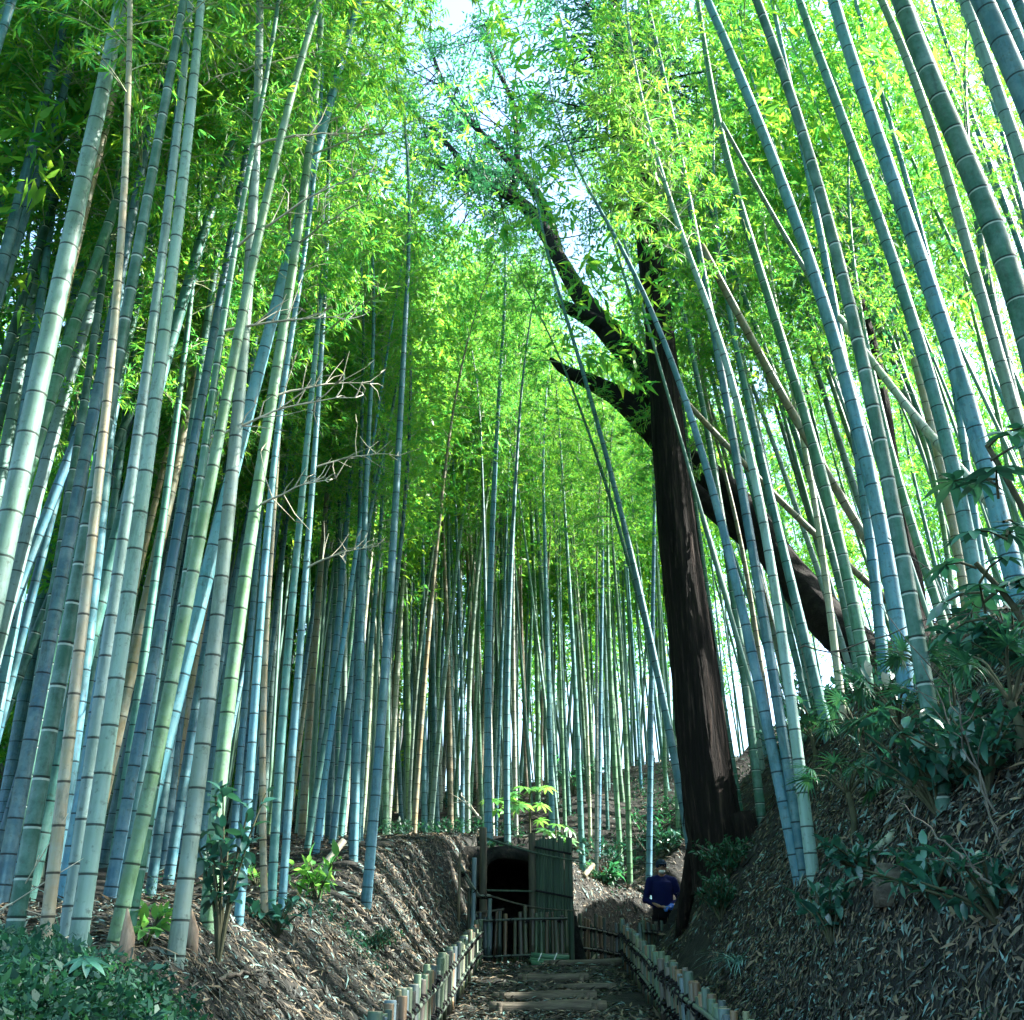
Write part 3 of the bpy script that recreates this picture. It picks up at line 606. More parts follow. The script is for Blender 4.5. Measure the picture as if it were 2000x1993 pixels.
def shades(x, y, z0, Ht, lean=0, rad_=1.25):
    for s_ in SPOTS:
        k = ((x - s_.x) * SDIR.x + (y - s_.y) * SDIR.y) / (SDIR.x ** 2 + SDIR.y ** 2)
        if k < .4: continue
        q = s_ + SDIR * k; h = q.z - z0
        if .34 * Ht < h < Ht + .2 and math.hypot(x + lean * h - q.x, y - q.y) < rad_: return True
        if 0 < h <= .34 * Ht and math.hypot(x + lean * h - q.x, y - q.y) < .09: return True
    return False
for (xa, xb), (ya, yb), cnt, gap, tints, lean, where in REG:
    n = tries = 0
    while n < cnt and tries < 6000:
        tries += 1
        y = rr.uniform(ya, yb); x = rr.uniform(xa, xb)
        if where in ('left thicket', 'left crest row') and x > -.72 - max(0, 11.5 - y) * .16: continue
        if float(path_near(x, y)[0]) < 1.15 or (abs(x) < 1.2 and 13.5 < y < 17.2): continue
        if abs(x - 2.7) < .8 and abs(y - 12.4) < 1: continue                   # the cedar
        if min((math.hypot(x - a, y - b) for a, b in placed), default=9) < gap: continue
        r = rr.uniform(.036, .062); Ht = rr.uniform(9.5, 15) * (.75 + 5 * r) * (.95 if 'right' in where else 1.15 if 'screen' in where else 1)
        z0 = h1(x, y)
        fp = proj((x, y, z0))
        if 660 < fp[0] < 930 and y < 14.5 and fp[1] > 1776 - (fp[0] - 714) * .70: continue
        if not in_frame(x, y, z0, Ht): continue
        bad = False
        for f_ in (.45, .6, .75, .9, 1.0):
            for e_ in (-.9, 0, .9):
                q = proj((x + lean * Ht * f_ + e_, y, z0 + Ht * f_))
                if ((q[0] - 905) / 190) ** 2 + ((q[1] - 130) / 290) ** 2 < 1: bad = True
                if y < 12.3 and 1190 < q[0] < 1340 and 420 < q[1] < 1000: bad = True
        if bad or where != 'grove beside the cedar' and shades(x, y, z0, Ht, lean, 1.1 if where == 'left thicket' else 1.25): continue
        rest.append((x, y, z0, r, rr.choice(tints), lean + rr.gauss(0, .035), Ht, where)); placed.append((x, y)); n += 1
WORD = {'blue': 'blue', 'teal': 'teal', 'deep': 'dark blue', 'pale': 'pale', 'green': 'green', 'grey': 'greyish', 'tan': 'tan', 'lime': 'yellow green', 'white': 'whitish', 'dark': 'dark green'}
def ordinal(k): return f"{k}{'th' if 10 <= k % 100 <= 20 else {1: 'st', 2: 'nd', 3: 'rd'}.get(k % 10, 'th')}"
rest.sort(key=lambda q: (q[7], q[4], proj((q[0], q[1], q[2] + 3))[0]))
cnt = {}
for q in rest: cnt[(q[7], q[4])] = cnt.get((q[7], q[4]), 0) + 1
seen = {}
for (x, y, z0, r, tint, lean, Ht, where) in rest:
    k = seen[(where, tint)] = seen.get((where, tint), 0) + 1
    bend = rr.gauss(0, .004) + (lean * .02)
    cv = lambda h, x=x, y=y, z0=z0, lean=lean, bend=bend: (x + lean * h + bend * h * h, y, z0 - .03 + h)
    bamboo(cv, r, tint, f"slender {WORD[tint]} bamboo in the {where}, {ordinal(k)} from left of its colour", 'slender bamboos farther back', Ht, crown_at=rr.uniform(.50, .60) if 'screen' in where or 'cedar' in where else rr.uniform(.38, .5), jit=.16)
print('bamboos', N_BAMBOO)

# ---- leaning and fallen dead stems on the right bank
def dead(px, wpx, label, tint='tan', Y=9.0, Y2=None, name='dead_bamboo', grp='dead bamboos leaning on the right bank'):
    """a stem lying slantwise between two seen places at their own distances"""
    a = np.array(P(*px[0], Y2 or Y)); b = np.array(P(*px[-1], Y)); t = np.linspace(0, 1, 24)
    pts = b + (a - b) * t[:, None]; pts[:, 2] -= .10 * np.sin(t * math.pi) * np.linalg.norm(a - b) * .25
    d = wpx * (b[1] * CP + b[2] * SP) / FPX
    o = thing(name, label, 'bamboo', Vector(b), grp); L = np.linalg.norm(a - b)
    mb, _ = stem_mesh(pts - b, d / 2, L * 1.6, s0=.2, taper=False)
    c = mb.build('culm', [M['culm'], M['node'], M['wax']], o); c.color = (*TINT[tint], 1)
    return o
dead([(1330, 775), (1735, 1175)], 14, 'thin tan dead bamboo slanting behind the bank trio towards the cedar', Y=12.5, Y2=11.5)
dead([(1370, 480), (1740, 1135)], 19, 'long tan dead bamboo leaning steeply through the middle of the right bank', Y=10.5, Y2=9.5)
dead([(1640, 620), (1935, 985)], 20, 'whitish dead bamboo leaning behind the thick dark green one', 'white', Y=8.0, Y2=9.5)
dead([(1410, 240), (1610, 590)], 10, 'thin bluish dead bamboo slanting high on the right, ending at the blue curved one', 'grey', Y=9.5, Y2=9.0)

# ---- the wood beyond, one mass nobody could count
def thicket(name, spots, label, leafn, big):
    mb = MB(); lv = MB()
    for (x, y, z0, Ht, r, lean) in spots:
        if shades(x, y, z0, Ht, lean): continue
        h = np.linspace(-.1, Ht, 7); pts = np.stack([x + lean * h, np.full(7, y), z0 + h], 1)
        mb.tube(pts, np.linspace(r, r * .3, 7), 6, cap=False)
        _, _, lb, ld, ll = CROWNS[rr.randrange(6)]
        k = rng.choice(len(lb), leafn, replace=False); sc = Ht * .62 / CROWN_L; an = rr.uniform(0, 6.28); ca, sa = math.cos(an), math.sin(an)
        b = lb[k] * sc * [1.15, 1.15, 1]; b = np.stack([b[:, 0] * ca - b[:, 1] * sa, b[:, 0] * sa + b[:, 1] * ca, b[:, 2]], 1)
        b[:, 0] += x + lean * (Ht * .38 + b[:, 2]); b[:, 1] += y; b[:, 2] += z0 + Ht * .38
        kites(lv, b, ld[k], ll[k] * big, ll[k] * big * .24)
    o = link(name, None); tag(o, label, kind='stuff')
    a = mb.build('stems', M['culm'], o); a.color = (.11, .22, .19, 1); tag(a, kind='stuff')
    b = lv.build('foliage', M['leaf'], o, False); tag(b, kind='stuff')
sp = []
for _ in range(330):
    y = rr.uniform(24, 48); x = rr.uniform(-.62, .18) * y
    if abs(x) < 4 and y < 28: continue
    sp.append((x, y, h1(x, y), rr.uniform(11, 17), rr.uniform(.04, .06), rr.gauss(.0, .05)))
for _ in range(75):
    y = rr.uniform(25, 46); x = rr.uniform(.20, .75) * y
    sp.append((x, y, h1(x, y), rr.uniform(11, 15), rr.uniform(.04, .06), rr.gauss(-.1, .05)))
for _ in range(110):
    y = rr.uniform(5, 24); x = rr.uniform(-.95, -.58) * y - 1.5
    sp.append((x, y, h1(x, y), rr.uniform(10, 15), rr.uniform(.045, .06), rr.gauss(.03, .04)))
for _ in range(130):                                 # slim stems filling the gaps on the left
    y = rr.uniform(15, 26); x = rr.uniform(-.46, -.10) * y
    sp.append((x, y, h1(x, y), rr.uniform(11, 15), rr.uniform(.026, .042), rr.gauss(.01, .03)))
for _ in range(110):                                 # and on the bright side behind the screen
    y = rr.uniform(22, 36); x = rr.uniform(-.02, .24) * y
    sp.append((x, y, h1(x, y), rr.uniform(13, 17), rr.uniform(.026, .042), rr.gauss(-.02, .03)))
for _ in range(70):                                  # thin stems on the right hill
    y = rr.uniform(10, 24); x = rr.uniform(.24, .60) * y
    sp.append((x, y, h1(x, y), rr.uniform(11, 15), rr.uniform(.024, .036), rr.gauss(-.12, .05)))
for _ in range(110):                                 # young low bamboo between the far stems on the left
    y = rr.uniform(22, 44); x = rr.uniform(-.62, -.13) * y
    sp.append((x, y, h1(x, y) - 1.6, rr.uniform(4.5, 7), .015, rr.gauss(0, .06)))
thicket('far_bamboo', sp, 'dense bamboo wood reading as one mass behind the counted stems', 1500, 1.8)
sp = []
for _ in range(N_SHADE):  # off-frame stems added on the right to cast shade
    y = rr.uniform(-3, 13); x = 3.6 + rr.uniform(0, 1) * 15 + max(0, y) * .55
    sp.append((x, y, h1(x, y), rr.uniform(11, 15), rr.uniform(.05, .065), rr.gauss(-.08, .05)))
for _ in range(40):  # unseen stems added behind the camera to cut the sky light
    y = rr.uniform(-11, 1.5); x = rr.uniform(-11, 6)
    if abs(x) < 1.2: continue
    sp.append((x, y, h1(x, y), rr.uniform(11, 15), rr.uniform(.05, .065), rr.gauss(0, .05)))
thicket('shade_bamboo', sp, 'unseen bamboo added right of and behind the camera to shade the grove', 1500, 1.7)
# ------------------------------------------------------------------ cedar
def ridged(mb, pts, rad_, n, seed, depth=.07, mi=0):
    k = len(pts); q = np.random.default_rng(seed); a = np.linspace(0, 2 * math.pi, n, endpoint=False)
    base = q.normal(0, 1, n); base = (base + np.roll(base, 1) * .6)
    l = np.ones((k, n))
    for i in range(k):
        base = base * .93 + q.normal(0, .36, n); l[i] = 1 + depth * base
    mb.tube(pts, rad_, n, mi, lump=l)
def spline(ctrl, k):
    c = np.array(ctrl, float); t = np.linspace(0, len(c) - 1, k); i = np.clip(t.astype(int), 0, len(c) - 2); f = (t - i)[:, None]
    p0 = c[np.clip(i - 1, 0, len(c) - 1)]; p1 = c[i]; p2 = c[i + 1]; p3 = c[np.clip(i + 2, 0, len(c) - 1)]
    return .5 * (2 * p1 + (p2 - p0) * f + (2 * p0 - 5 * p1 + 4 * p2 - p3) * f ** 2 + (3 * p1 - p0 - 3 * p2 + p3) * f ** 3)

cy = 12.2
foot = P(1422, 1752, cy); foot.z = h1(foot.x, cy) - .15
ce = thing('cedar_tree', 'tall straight cedar with dark reddish stringy bark, standing at the foot of the right bank', 'tree', foot)
axis_px = [(1410, 1690, 112), (1394, 1600, 106), (1373, 1450, 98), (1350, 1250, 84), (1328, 1080, 78), (1310, 900, 66), (1298, 750, 58), (1284, 600, 53), (1266, 470, 44), (1245, 330, 36), (1225, 190, 30)]
cpts, crad = [foot], [.40]
for x, y, w in axis_px:
    p = P(x, y, cy); cpts.append(p); crad.append(w / 2 * (p.y * CP + p.z * SP) / FPX)
p = cpts[-1] + (cpts[-1] - cpts[-2]) * 1.5; cpts.append(p); crad.append(.10)
pp = spline([tuple(q - foot) for q in cpts], 150); rr_ = spline([(r, 0, 0) for r in crad], 150)[:, 0]
b = MB(); ridged(b, pp, rr_, 44, 21, .034)
for k in range(6):                                   # root flares, away from the path
    a = -.75 + k * .62; e = np.array([math.cos(a) * .72, math.sin(a) * .72, -.12]); e[2] = h1(foot.x + e[0], foot.y + e[1]) - foot.z - .05
    b.tube(spline([(math.cos(a) * .22, math.sin(a) * .22, .75), (math.cos(a) * .45, math.sin(a) * .45, .25), tuple(e)], 8), np.linspace(.17, .05, 8), 8)
b.build('trunk', M['cedar'], ce)
bark = MB()
for k in range(120):
    i = rng.integers(20, 140); a = rng.uniform(0, 6.28); r = rr_[i] * 1.03; L = rng.uniform(.15, .6)
    c = pp[i] + np.array([math.cos(a) * r, math.sin(a) * r, 0]); e = c + np.array([math.cos(a) * rng.uniform(.0, .05), math.sin(a) * rng.uniform(.0, .05), -L])
    sd = np.array([-math.sin(a), math.cos(a), 0]) * rng.uniform(.008, .03)
    bark.add([c - sd, c + sd, e + sd * .4, e - sd * .4], [[0, 1, 2, 3]])
tag(bark.build('loose_bark', M['cedar'], ce), kind='stuff')
cl, cd = [], []
cb = MB()
for k in range(46):
    i = rng.integers(128, 150); a = rng.uniform(0, 6.28); L = rng.uniform(.7, 1.9) * (1.1 - .5 * (i - 128) / 22); d = np.array([math.cos(a), math.sin(a), rng.uniform(-.1, .5)])
    t = np.linspace(0, 1, 6); q = pp[i] + d * (t * L)[:, None] - np.array([0, 0, .3 * L]) * (t ** 2)[:, None]
    cb.tube(q, np.linspace(.03, .006, 6), 5, cap=False)
    for _ in range(120): j = rng.integers(1, 6); cl.append(q[j] + rng.normal(0, .17, 3)); cd.append(d + rng.normal(0, .7, 3) + np.array([0, 0, -.5]))
cr = cb.build('limb', M['cedar'], ce); f = MB(); kites(f, np.array(cl), np.array(cd), rng.uniform(.09, .2, len(cl)), .035); f.build('foliage', M['broadleaf'], cr, False)

# ------------------------------------------------------------------ dark leaning broadleaf tree behind the cedar
ty = 15.0
tr_px = [(1770, 1345, 84), (1700, 1285, 82), (1620, 1215, 80), (1540, 1120, 72), (1470, 1020, 64), (1400, 945, 58), (1330, 890, 50)]
def limb_pts(px, Y0, Y1):
    out, r = [], []
    for k, (x, y, w) in enumerate(px):
        q = P(x, y, Y0 + (Y1 - Y0) * k / (len(px) - 1)); out.append(q); r.append(w / 2 * (q.y * CP + q.z * SP) / FPX)
    return out, r
tp, trr = limb_pts(tr_px, 13.2, 15.0)
tf = tp[0].copy(); tf.z = min(tf.z, h1(tf.x, tf.y) - .1)
bt = thing('leaning_tree', 'dark mossy tree leaning far left behind the cedar, its forked limbs reaching the sky gap', 'tree', tf)
def limb(px, Y0, Y1, name, parent, k=40, n=16, seed=1, depth=.05):
    a, r = limb_pts(px, Y0, Y1); p = spline([tuple(q - tf) for q in a], k); q = spline([(x, 0, 0) for x in r], k)[:, 0]
    m = MB(); ridged(m, p, q, n, seed, depth); return m.build(name, M['darkbark'], parent), p, q
tk, *_ = limb([(1840, 1420, 92)] + tr_px, 12.9, 15.0, 'trunk', bt, 60, 22, 5)
L1, q1, _ = limb([(1335, 893, 64), (1290, 855, 50), (1258, 825, 44), (1220, 785, 40), (1170, 755, 32), (1125, 735, 25), (1095, 718, 17), (1075, 700, 6)], 15.0, 15.3, 'limb', bt, seed=6, depth=.10)
L2, q2, _ = limb([(1320, 885, 60), (1290, 800, 50), (1245, 715, 46), (1195, 655, 46), (1140, 585, 38), (1090, 500, 29), (1050, 430, 28), (1000, 385, 24), (930, 352, 19), (860, 325, 14), (800, 300, 9)], 15.0, 17.0, 'limb', bt, 60, seed=7)
L3, q3, _ = limb([(1258, 825, 34), (1252, 775, 28), (1268, 720, 22), (1275, 660, 16)], 15.1, 15.2, 'limb', bt, seed=8)
L4, q4, _ = limb([(1200, 655, 40), (1160, 628, 30), (1108, 600, 21), (1090, 585, 7)], 15.6, 15.5, 'limb', bt, 20, seed=9)
L5, q5, _ = limb([(1470, 1060, 40), (1420, 1020, 38), (1370, 975, 36), (1330, 935, 30), (1290, 905, 20)], 14.6, 14.4, 'limb', bt, seed=10)
L6, q6, _ = limb([(1090, 500, 26), (1060, 400, 20), (1000, 320, 16), (930, 250, 12), (870, 170, 9), (840, 90, 6)], 16.4, 17.5, 'limb', bt, seed=11)
L7, q7, _ = limb([(930, 352, 15), (880, 290, 11), (820, 230, 9), (770, 200, 6)], 16.8, 17.4, 'limb', bt, 20, seed=12)
L8, q8, _ = limb([(1000, 385, 16), (1010, 300, 12), (1000, 200, 9), (960, 110, 7), (950, 40, 5)], 16.6, 17.0, 'limb', bt, 24, seed=13)
for ob, q, cnt_, sp_ in ((L2, q2[32:], 40, .95), (L6, q6[8:], 34, .9), (L7, q7, 22, .8), (L8, q8[4:], 30, .85)):
    lb, ld = [], []; tw = MB()
    for k in range(cnt_):
        c = q[rng.integers(0, len(q))]; o_ = rng.normal(0, sp_, 3) * [1, .8, .8]; c2 = c + o_
        tw.tube(spline([c, c + o_ * .5 + rng.normal(0, .06, 3), c2], 6), np.linspace(.018, .005, 6), 4, cap=False)
        m = int(rng.integers(80, 190)); lb.append(c2 + rng.normal(0, .17, (m, 3)) * [1, 1, .75]); ld.append(rng.normal(0, 1, (m, 3)) + [0, 0, -.4])
    tag(tw.build('twig', M['darkbark'], ob), kind='stuff')
    lb, ld = np.concatenate(lb), np.concatenate(ld); f = MB(); ll = rng.uniform(.07, .13, len(lb)); kites(f, lb, ld, ll, ll * .42); f.build('foliage', M['broadleaf'], ob, False)

# second dark trunk on the hill crest
t2 = P(1795, 1262, 11.5); t2.z = h1(t2.x, t2.y) - .1
o = thing('hill_tree', 'straight thin reddish dark trunk behind the thick dark green bamboo on the crest', 'tree', t2)
b = MB(); top = P(1745, 930, 11.8) - t2
ridged(b, spline([(0, 0, 0), tuple(top * .5 + Vector((.03, 0, 0))), tuple(top), tuple(top * 1.8), tuple(top * 2.6 + Vector((-.2, 0, 0)))], 40), np.linspace(.16, .05, 40), 16, 31, .04); tk2 = b.build('trunk', M['cedar'], o)
lb = np.array(top * 2.5) + rng.normal(0, .6, (1800, 3)) * [1, 1, 1.2]; f = MB(); kites(f, lb, rng.normal(0, 1, (1800, 3)), .13, .05); f.build('crown', M['broadleaf'], o, False)

# ------------------------------------------------------------------ bamboo picket fences
def picket_mesh(seed, r, h):
    q = random.Random(seed); m = MB(); nd = q.uniform(.12, .35) * h
    z = [-.12, nd - .012, nd, nd + .012, h - .012, h]; rr2 = [r, r, r * 1.14, r, r * 1.0, r * .95]
    m.tube(np.array([(0, 0, a) for a in z]), rr2, 9, 0, cap=(True, 1)); return m.mesh('picket', [M['picket'], M['cut']])
PK = [picket_mesh(k, .019 + .0025 * (k % 4), 1.0) for k in range(8)]
PCOL = [(.085, .17, .11), (.12, .20, .12), (.17, .19, .10), (.10, .17, .17), (.15, .24, .28), (.20, .15, .085), (.26, .17, .09), (.07, .13, .10), (.13, .22, .12), (.19, .17, .14)]
def fence(line, hgt, step, label, seed, rails=(.34, .76), grp='low bamboo picket fences', dark=1.0, ragged=.05, gap=0.0):
    """line: list of (x, y); pickets stand on the ground beside it, two rails lashed with black rope"""
    q = random.Random(seed); a0 = Vector((line[0][0], line[0][1], h1(*line[0])))
    o = thing('bamboo_fence', label, 'fence', a0, grp)
    c = np.array(line); seg = np.hypot(*np.diff(c, axis=0).T); L = np.concatenate([[0], np.cumsum(seg)])
    n = min(100, int(L[-1] / step)); tops = []
    for k in range(n + 1):
        if gap and q.random() < gap: continue
        s = L[-1] * k / n; x = np.interp(s, L, c[:, 0]) + q.gauss(0, .006); y = np.interp(s, L, c[:, 1]) + q.gauss(0, .006)
        z = path_z(x, y); hh = hgt * (1 + q.gauss(0, ragged))
        p = link('picket', PK[q.randrange(8)], o); p.location = Vector((x, y, z)) - a0; w = q.uniform(.85, 1.3); p.scale = (w, w, hh)
        p.rotation_euler = (q.gauss(0, .018), q.gauss(0, .018), q.uniform(0, 6.28))
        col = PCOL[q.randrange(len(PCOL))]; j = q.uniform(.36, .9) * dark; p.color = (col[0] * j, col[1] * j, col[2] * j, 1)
    s = np.linspace(0, L[-1], max(12, int(L[-1] / .12))); xs = np.interp(s, L, c[:, 0]); ys = np.interp(s, L, c[:, 1])
    zs = np.array([path_z(x, y) for x, y in zip(xs, ys)]); nrm = np.array([-(c[-1] - c[0])[1], (c[-1] - c[0])[0]]); nrm = nrm / np.hypot(*nrm)
    for f_ in rails:
        for sd in (1, -1):
            b = MB(); pts = np.stack([xs + nrm[0] * .034 * sd, ys + nrm[1] * .034 * sd, zs + hgt * f_ + .01 * wob(xs, ys, seed)], 1) - np.array(a0)
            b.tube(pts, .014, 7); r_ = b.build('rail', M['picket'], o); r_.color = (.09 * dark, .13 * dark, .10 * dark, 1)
        m = max(3, min(48, int(L[-1] / .2))); dirx = unit(c[-1] - c[0]); KN = []
        for var in range(3):
            b = MB(); v = Vector((0, 0, 0))
            for tilt in (1, -1):
                b.tube([v + Vector((nrm[0] * .05 * math.cos(w) + dirx[0] * .03 * tilt * math.sin(w), nrm[1] * .05 * math.cos(w) + dirx[1] * .03 * tilt * math.sin(w), .026 * math.sin(w))) for w in np.linspace(0, 2 * math.pi, 11)], .0065, 5, cap=False)
            for e in (-1, 1):
                b.tube([v + Vector((nrm[0] * .03, nrm[1] * .03, .0)), v + Vector((nrm[0] * .06 + dirx[0] * .03 * e, nrm[1] * .06 + dirx[1] * .03 * e, -.005)), v + Vector((nrm[0] * .065 + dirx[0] * q.uniform(.05, .09) * e, nrm[1] * .065 + dirx[1] * .06 * e, q.uniform(-.035, .02)))], [.008, .007, .004], 5)
            b.ball(v, (.036, .036, .022), n=7, k=5); KN.append(b.mesh('rope_lashing', M['rope']))
        for k in range(m):
            t = L[-1] * (k + .5) / m; x = np.interp(t, L, c[:, 0]); y = np.interp(t, L, c[:, 1]); z = path_z(x, y) + hgt * f_
            kn = link('rope_lashing', KN[k % 3], o); kn.location = Vector((x, y, z)) - a0; kn.rotation_euler = (q.gauss(0, .2), q.gauss(0, .2), 0)
    return o
def path_z(x, y):
    d, z = path_near(np.array([x]), np.array([y])); return float(np.maximum(z[0], H(np.array([x]), np.array([y]))[0] - .12)) if d[0] < 1.4 else h1(x, y)
def fx(px, py, Y): p = P(px, py, Y); return (p.x, p.y)
fl0, fl1 = fx(700, 1990, 4.58), fx(938, 1797, 13.1)
fr0, fr1 = fx(1482, 1990, 4.58), fx(1216, 1812, 12.9)
ext = lambda a, b, s: (a[0] + (a[0] - b[0]) * s, a[1] + (a[1] - b[1]) * s)
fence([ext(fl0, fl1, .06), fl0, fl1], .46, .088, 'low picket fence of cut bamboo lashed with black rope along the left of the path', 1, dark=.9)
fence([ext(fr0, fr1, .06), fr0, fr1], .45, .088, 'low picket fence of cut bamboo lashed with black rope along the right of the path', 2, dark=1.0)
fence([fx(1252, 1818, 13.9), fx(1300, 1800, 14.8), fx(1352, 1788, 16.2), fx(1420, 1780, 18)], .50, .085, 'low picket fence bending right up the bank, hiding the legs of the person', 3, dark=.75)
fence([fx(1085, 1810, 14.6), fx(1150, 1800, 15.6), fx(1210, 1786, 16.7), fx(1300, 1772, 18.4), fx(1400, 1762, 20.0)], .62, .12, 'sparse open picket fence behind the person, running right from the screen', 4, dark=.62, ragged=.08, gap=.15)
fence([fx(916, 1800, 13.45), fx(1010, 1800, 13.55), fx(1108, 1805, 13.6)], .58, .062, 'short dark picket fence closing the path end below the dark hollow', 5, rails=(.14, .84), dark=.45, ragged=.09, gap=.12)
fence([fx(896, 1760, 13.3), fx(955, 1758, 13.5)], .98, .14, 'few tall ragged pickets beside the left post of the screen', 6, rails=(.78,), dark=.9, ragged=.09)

# ------------------------------------------------------------------ the bamboo screen at the end of the path
sy = 14.0
so = P(1000, 1800, sy); so.z = path_z(so.x, so.y)
sc_ = thing('bamboo_screen', 'tall bamboo slat screen with two posts and thin rails in front of the dark hollow', 'screen', so)
def loc(px, py, Y=sy): return np.array(P(px, py, Y) - so)
def pole(a, b, r0, r1, name, m, n=10, sag=0, dy=0):
    t = np.linspace(0, 1, 12)[:, None]; pts = a + (b - a) * t; pts[:, 2] -= sag * np.sin(t[:, 0] * math.pi); pts += [0, dy, 0]
    k = MB(); k.tube(pts, np.linspace(r0, r1, 12) * (1 + .05 * np.sin(np.linspace(0, 20, 12))), n, cap=(True, 1)); return k.build(name, [m, M['cut']], sc_)
ground = lambda px: loc(px, 1900)
pole(np.array([*loc(944, 1800)[:2], -.2]), loc(944, 1617), .050, .044, 'post', M['post'])
pole(np.array([*loc(1040, 1800)[:2], -.2]), loc(1039, 1628), .050, .046, 'post', M['post'])
pole(np.array([*loc(1116, 1800)[:2], -.2]), loc(1113, 1636), .032, .028, 'post', M['slat'])
pn = MB()
for k in range(13):
    px = 1046 + k * 5.3; a = loc(px, 1800); a[2] = -.02 + rng.uniform(-.02, .02); b_ = loc(px + rng.normal(0, .8), 1637 + rng.uniform(-6, 8) + (k % 3) * 2)
    r = .0205 * rng.uniform(.85, 1.15); pts = a + (b_ - a) * np.linspace(0, 1, 9)[:, None] + [0, .03 + rng.uniform(-.006, .006), 0]
    pn.tube(pts, r * (1 + .06 * (rng.random(9) > .7)), 8)
pn.build('slat_panel', M['slat'], sc_)
pole(loc(951, 1639), loc(1136, 1685), .016, .010, 'rail', M['slat'], 7, .03, -.07)
pole(loc(1044, 1655), loc(1116, 1669), .013, .013, 'rail', M['rope'], 7, 0, -.04)
pole(loc(950, 1740), loc(1040, 1742), .013, .011, 'rail', M['slat'], 7, .0, -.06)
pole(loc(1046, 1740), loc(1119, 1754), .013, .013, 'rail', M['rope'], 7, 0, -.04)
pole(loc(949, 1748), loc(1130, 1780), .013, .008, 'rail', M['post'], 7, .05, -.08)
pole(loc(925, 1785), loc(985, 1777), .015, .014, 'rail', M['post'], 7, 0, -.09)

# cut green poles tied in a bundle, lying behind the fence end
bp_ = P(1070, 1862, 13.1); bp_.z = path_z(bp_.x, bp_.y)
o = thing('pole_bundle', 'bundle of cut green bamboo poles tied with white string at the path end', 'bundle', bp_)
for k, (dy, dz) in enumerate([(-.06, .03), (0, .03), (.06, .03), (-.03, .085), (.03, .085), (-.09, -.0)]):
    b = MB(); x0, x1 = -.19 + rng.uniform(-.03, .03), .24 + rng.uniform(-.04, .04)
    b.tube([(x0, dy, dz + .02), (0, dy, dz), (x1, dy, dz - .01)], .03, 10, cap=(True, 1)); b.build('pole', [M['green_pole'], M['cut']], o)
for x in (-.11, .07):
    b = MB(); w = np.linspace(0, 2 * math.pi, 18); b.tube(np.stack([x + .035 * np.sin(w), .105 * np.cos(w), .055 + .068 * np.sin(w)], 1), .006, 5, cap=False); b.build('string', M['string'], o)
# short cut canes heaped under the fence
for k, (px, py) in enumerate([(965, 1822), (1000, 1834), (1012, 1842), (975, 1838)]):
    p = P(px, py, 13.9); p.z = path_z(p.x, p.y) + .03 + .03 * (k % 2)
    b = MB(); a = rng.uniform(-.3, .3); d = np.array([math.cos(a), math.sin(a), .05]) * .24; b.tube([-d, d * .1, d], .028, 9, cap=(True, 1))
    c = b.build('cut_cane', [M['green_pole'], M['cut']]); c.location = p
    tag(c, ['cut cane with a pale end under the fence, nearest the left post', 'short cut cane in the heap left of the bundle, higher one', 'short cut cane in the heap left of the bundle, closest to it', 'short cut cane lying lowest under the path end fence'][k], 'cane', 'cut canes under the fence')

# log steps
for k, (xa, xb, y, r, lab) in enumerate([(955, 1185, 1979, .062, 'widest log step, nearest the camera at the bottom edge'), (962, 1166, 1955, .055, 'log step second nearest the camera, with a stake at its left end'), (1085, 1203, 1934, .04, 'thin log step set on the right half of the path'),
        (1012, 1150, 1918, .055, 'short log step in bare dark soil at mid path'), (1062, 1212, 1886, .045, 'long slim log step just before the bundle of poles'), (1150, 1214, 1869, .042, 'short log step by the end of the right fence'), (1158, 1214, 1860, .04, 'last log step, farthest up the path')]):
    hit = ground_hit((xa + xb) / 2, y, 4, 14); Y = hit.y; a, c = P(xa, y, Y), P(xb, y, Y); m_ = (a + c) / 2; m_.z = h1(m_.x, Y) + r * .35
    L = (c - a).length / 2; o = thing('log_step', lab, 'step', m_, 'log steps across the path')
    b = MB(); t = np.linspace(-L, L, 14); b.tube(np.stack([t, .02 * np.sin(t * 3 + k), .008 * np.sin(t * 5)], 1), r * (1 + .06 * np.sin(t * 9 + k)), 12); b.build('log', M['log'], o)
    for s in (-.82, .78):
        b = MB(); b.tube([(s * L, -r - .02, -.15), (s * L, -r - .02, r * .8)], .022, 8); b.build('stake', M['log'], o)

# ------------------------------------------------------------------ person on the path behind the fence
pz_ = P(1296, 1790, 17.0); pw = Vector((pz_.x, 17.0, path_z(pz_.x, 17.0)))
htop = P(1294, 1679, 17.0).z - pw.z
person = thing('person', 'person in dark blue sweater, dark cap and white face mask, looking down behind the fence', 'person', pw)
k_ = htop / 1.72
def remeshed(name, mb, m, voxel, parent, smooth_it=6):
    ob = mb.build(name, m); md = ob.modifiers.new('r', 'REMESH'); md.mode = 'VOXEL'; md.voxel_size = voxel
    s2 = ob.modifiers.new('s', 'SMOOTH'); s2.iterations = smooth_it; s2.factor = .5
    dg = bpy.context.evaluated_depsgraph_get(); me = bpy.data.meshes.new_from_object(ob.evaluated_get(dg)); old = ob.data
    ob.modifiers.clear(); ob.data = me; bpy.data.meshes.remove(old); me.name = name
    me.polygons.foreach_set('use_smooth', np.ones(len(me.polygons), bool)); ob.parent = parent; ob.scale = (k_,) * 3; return ob
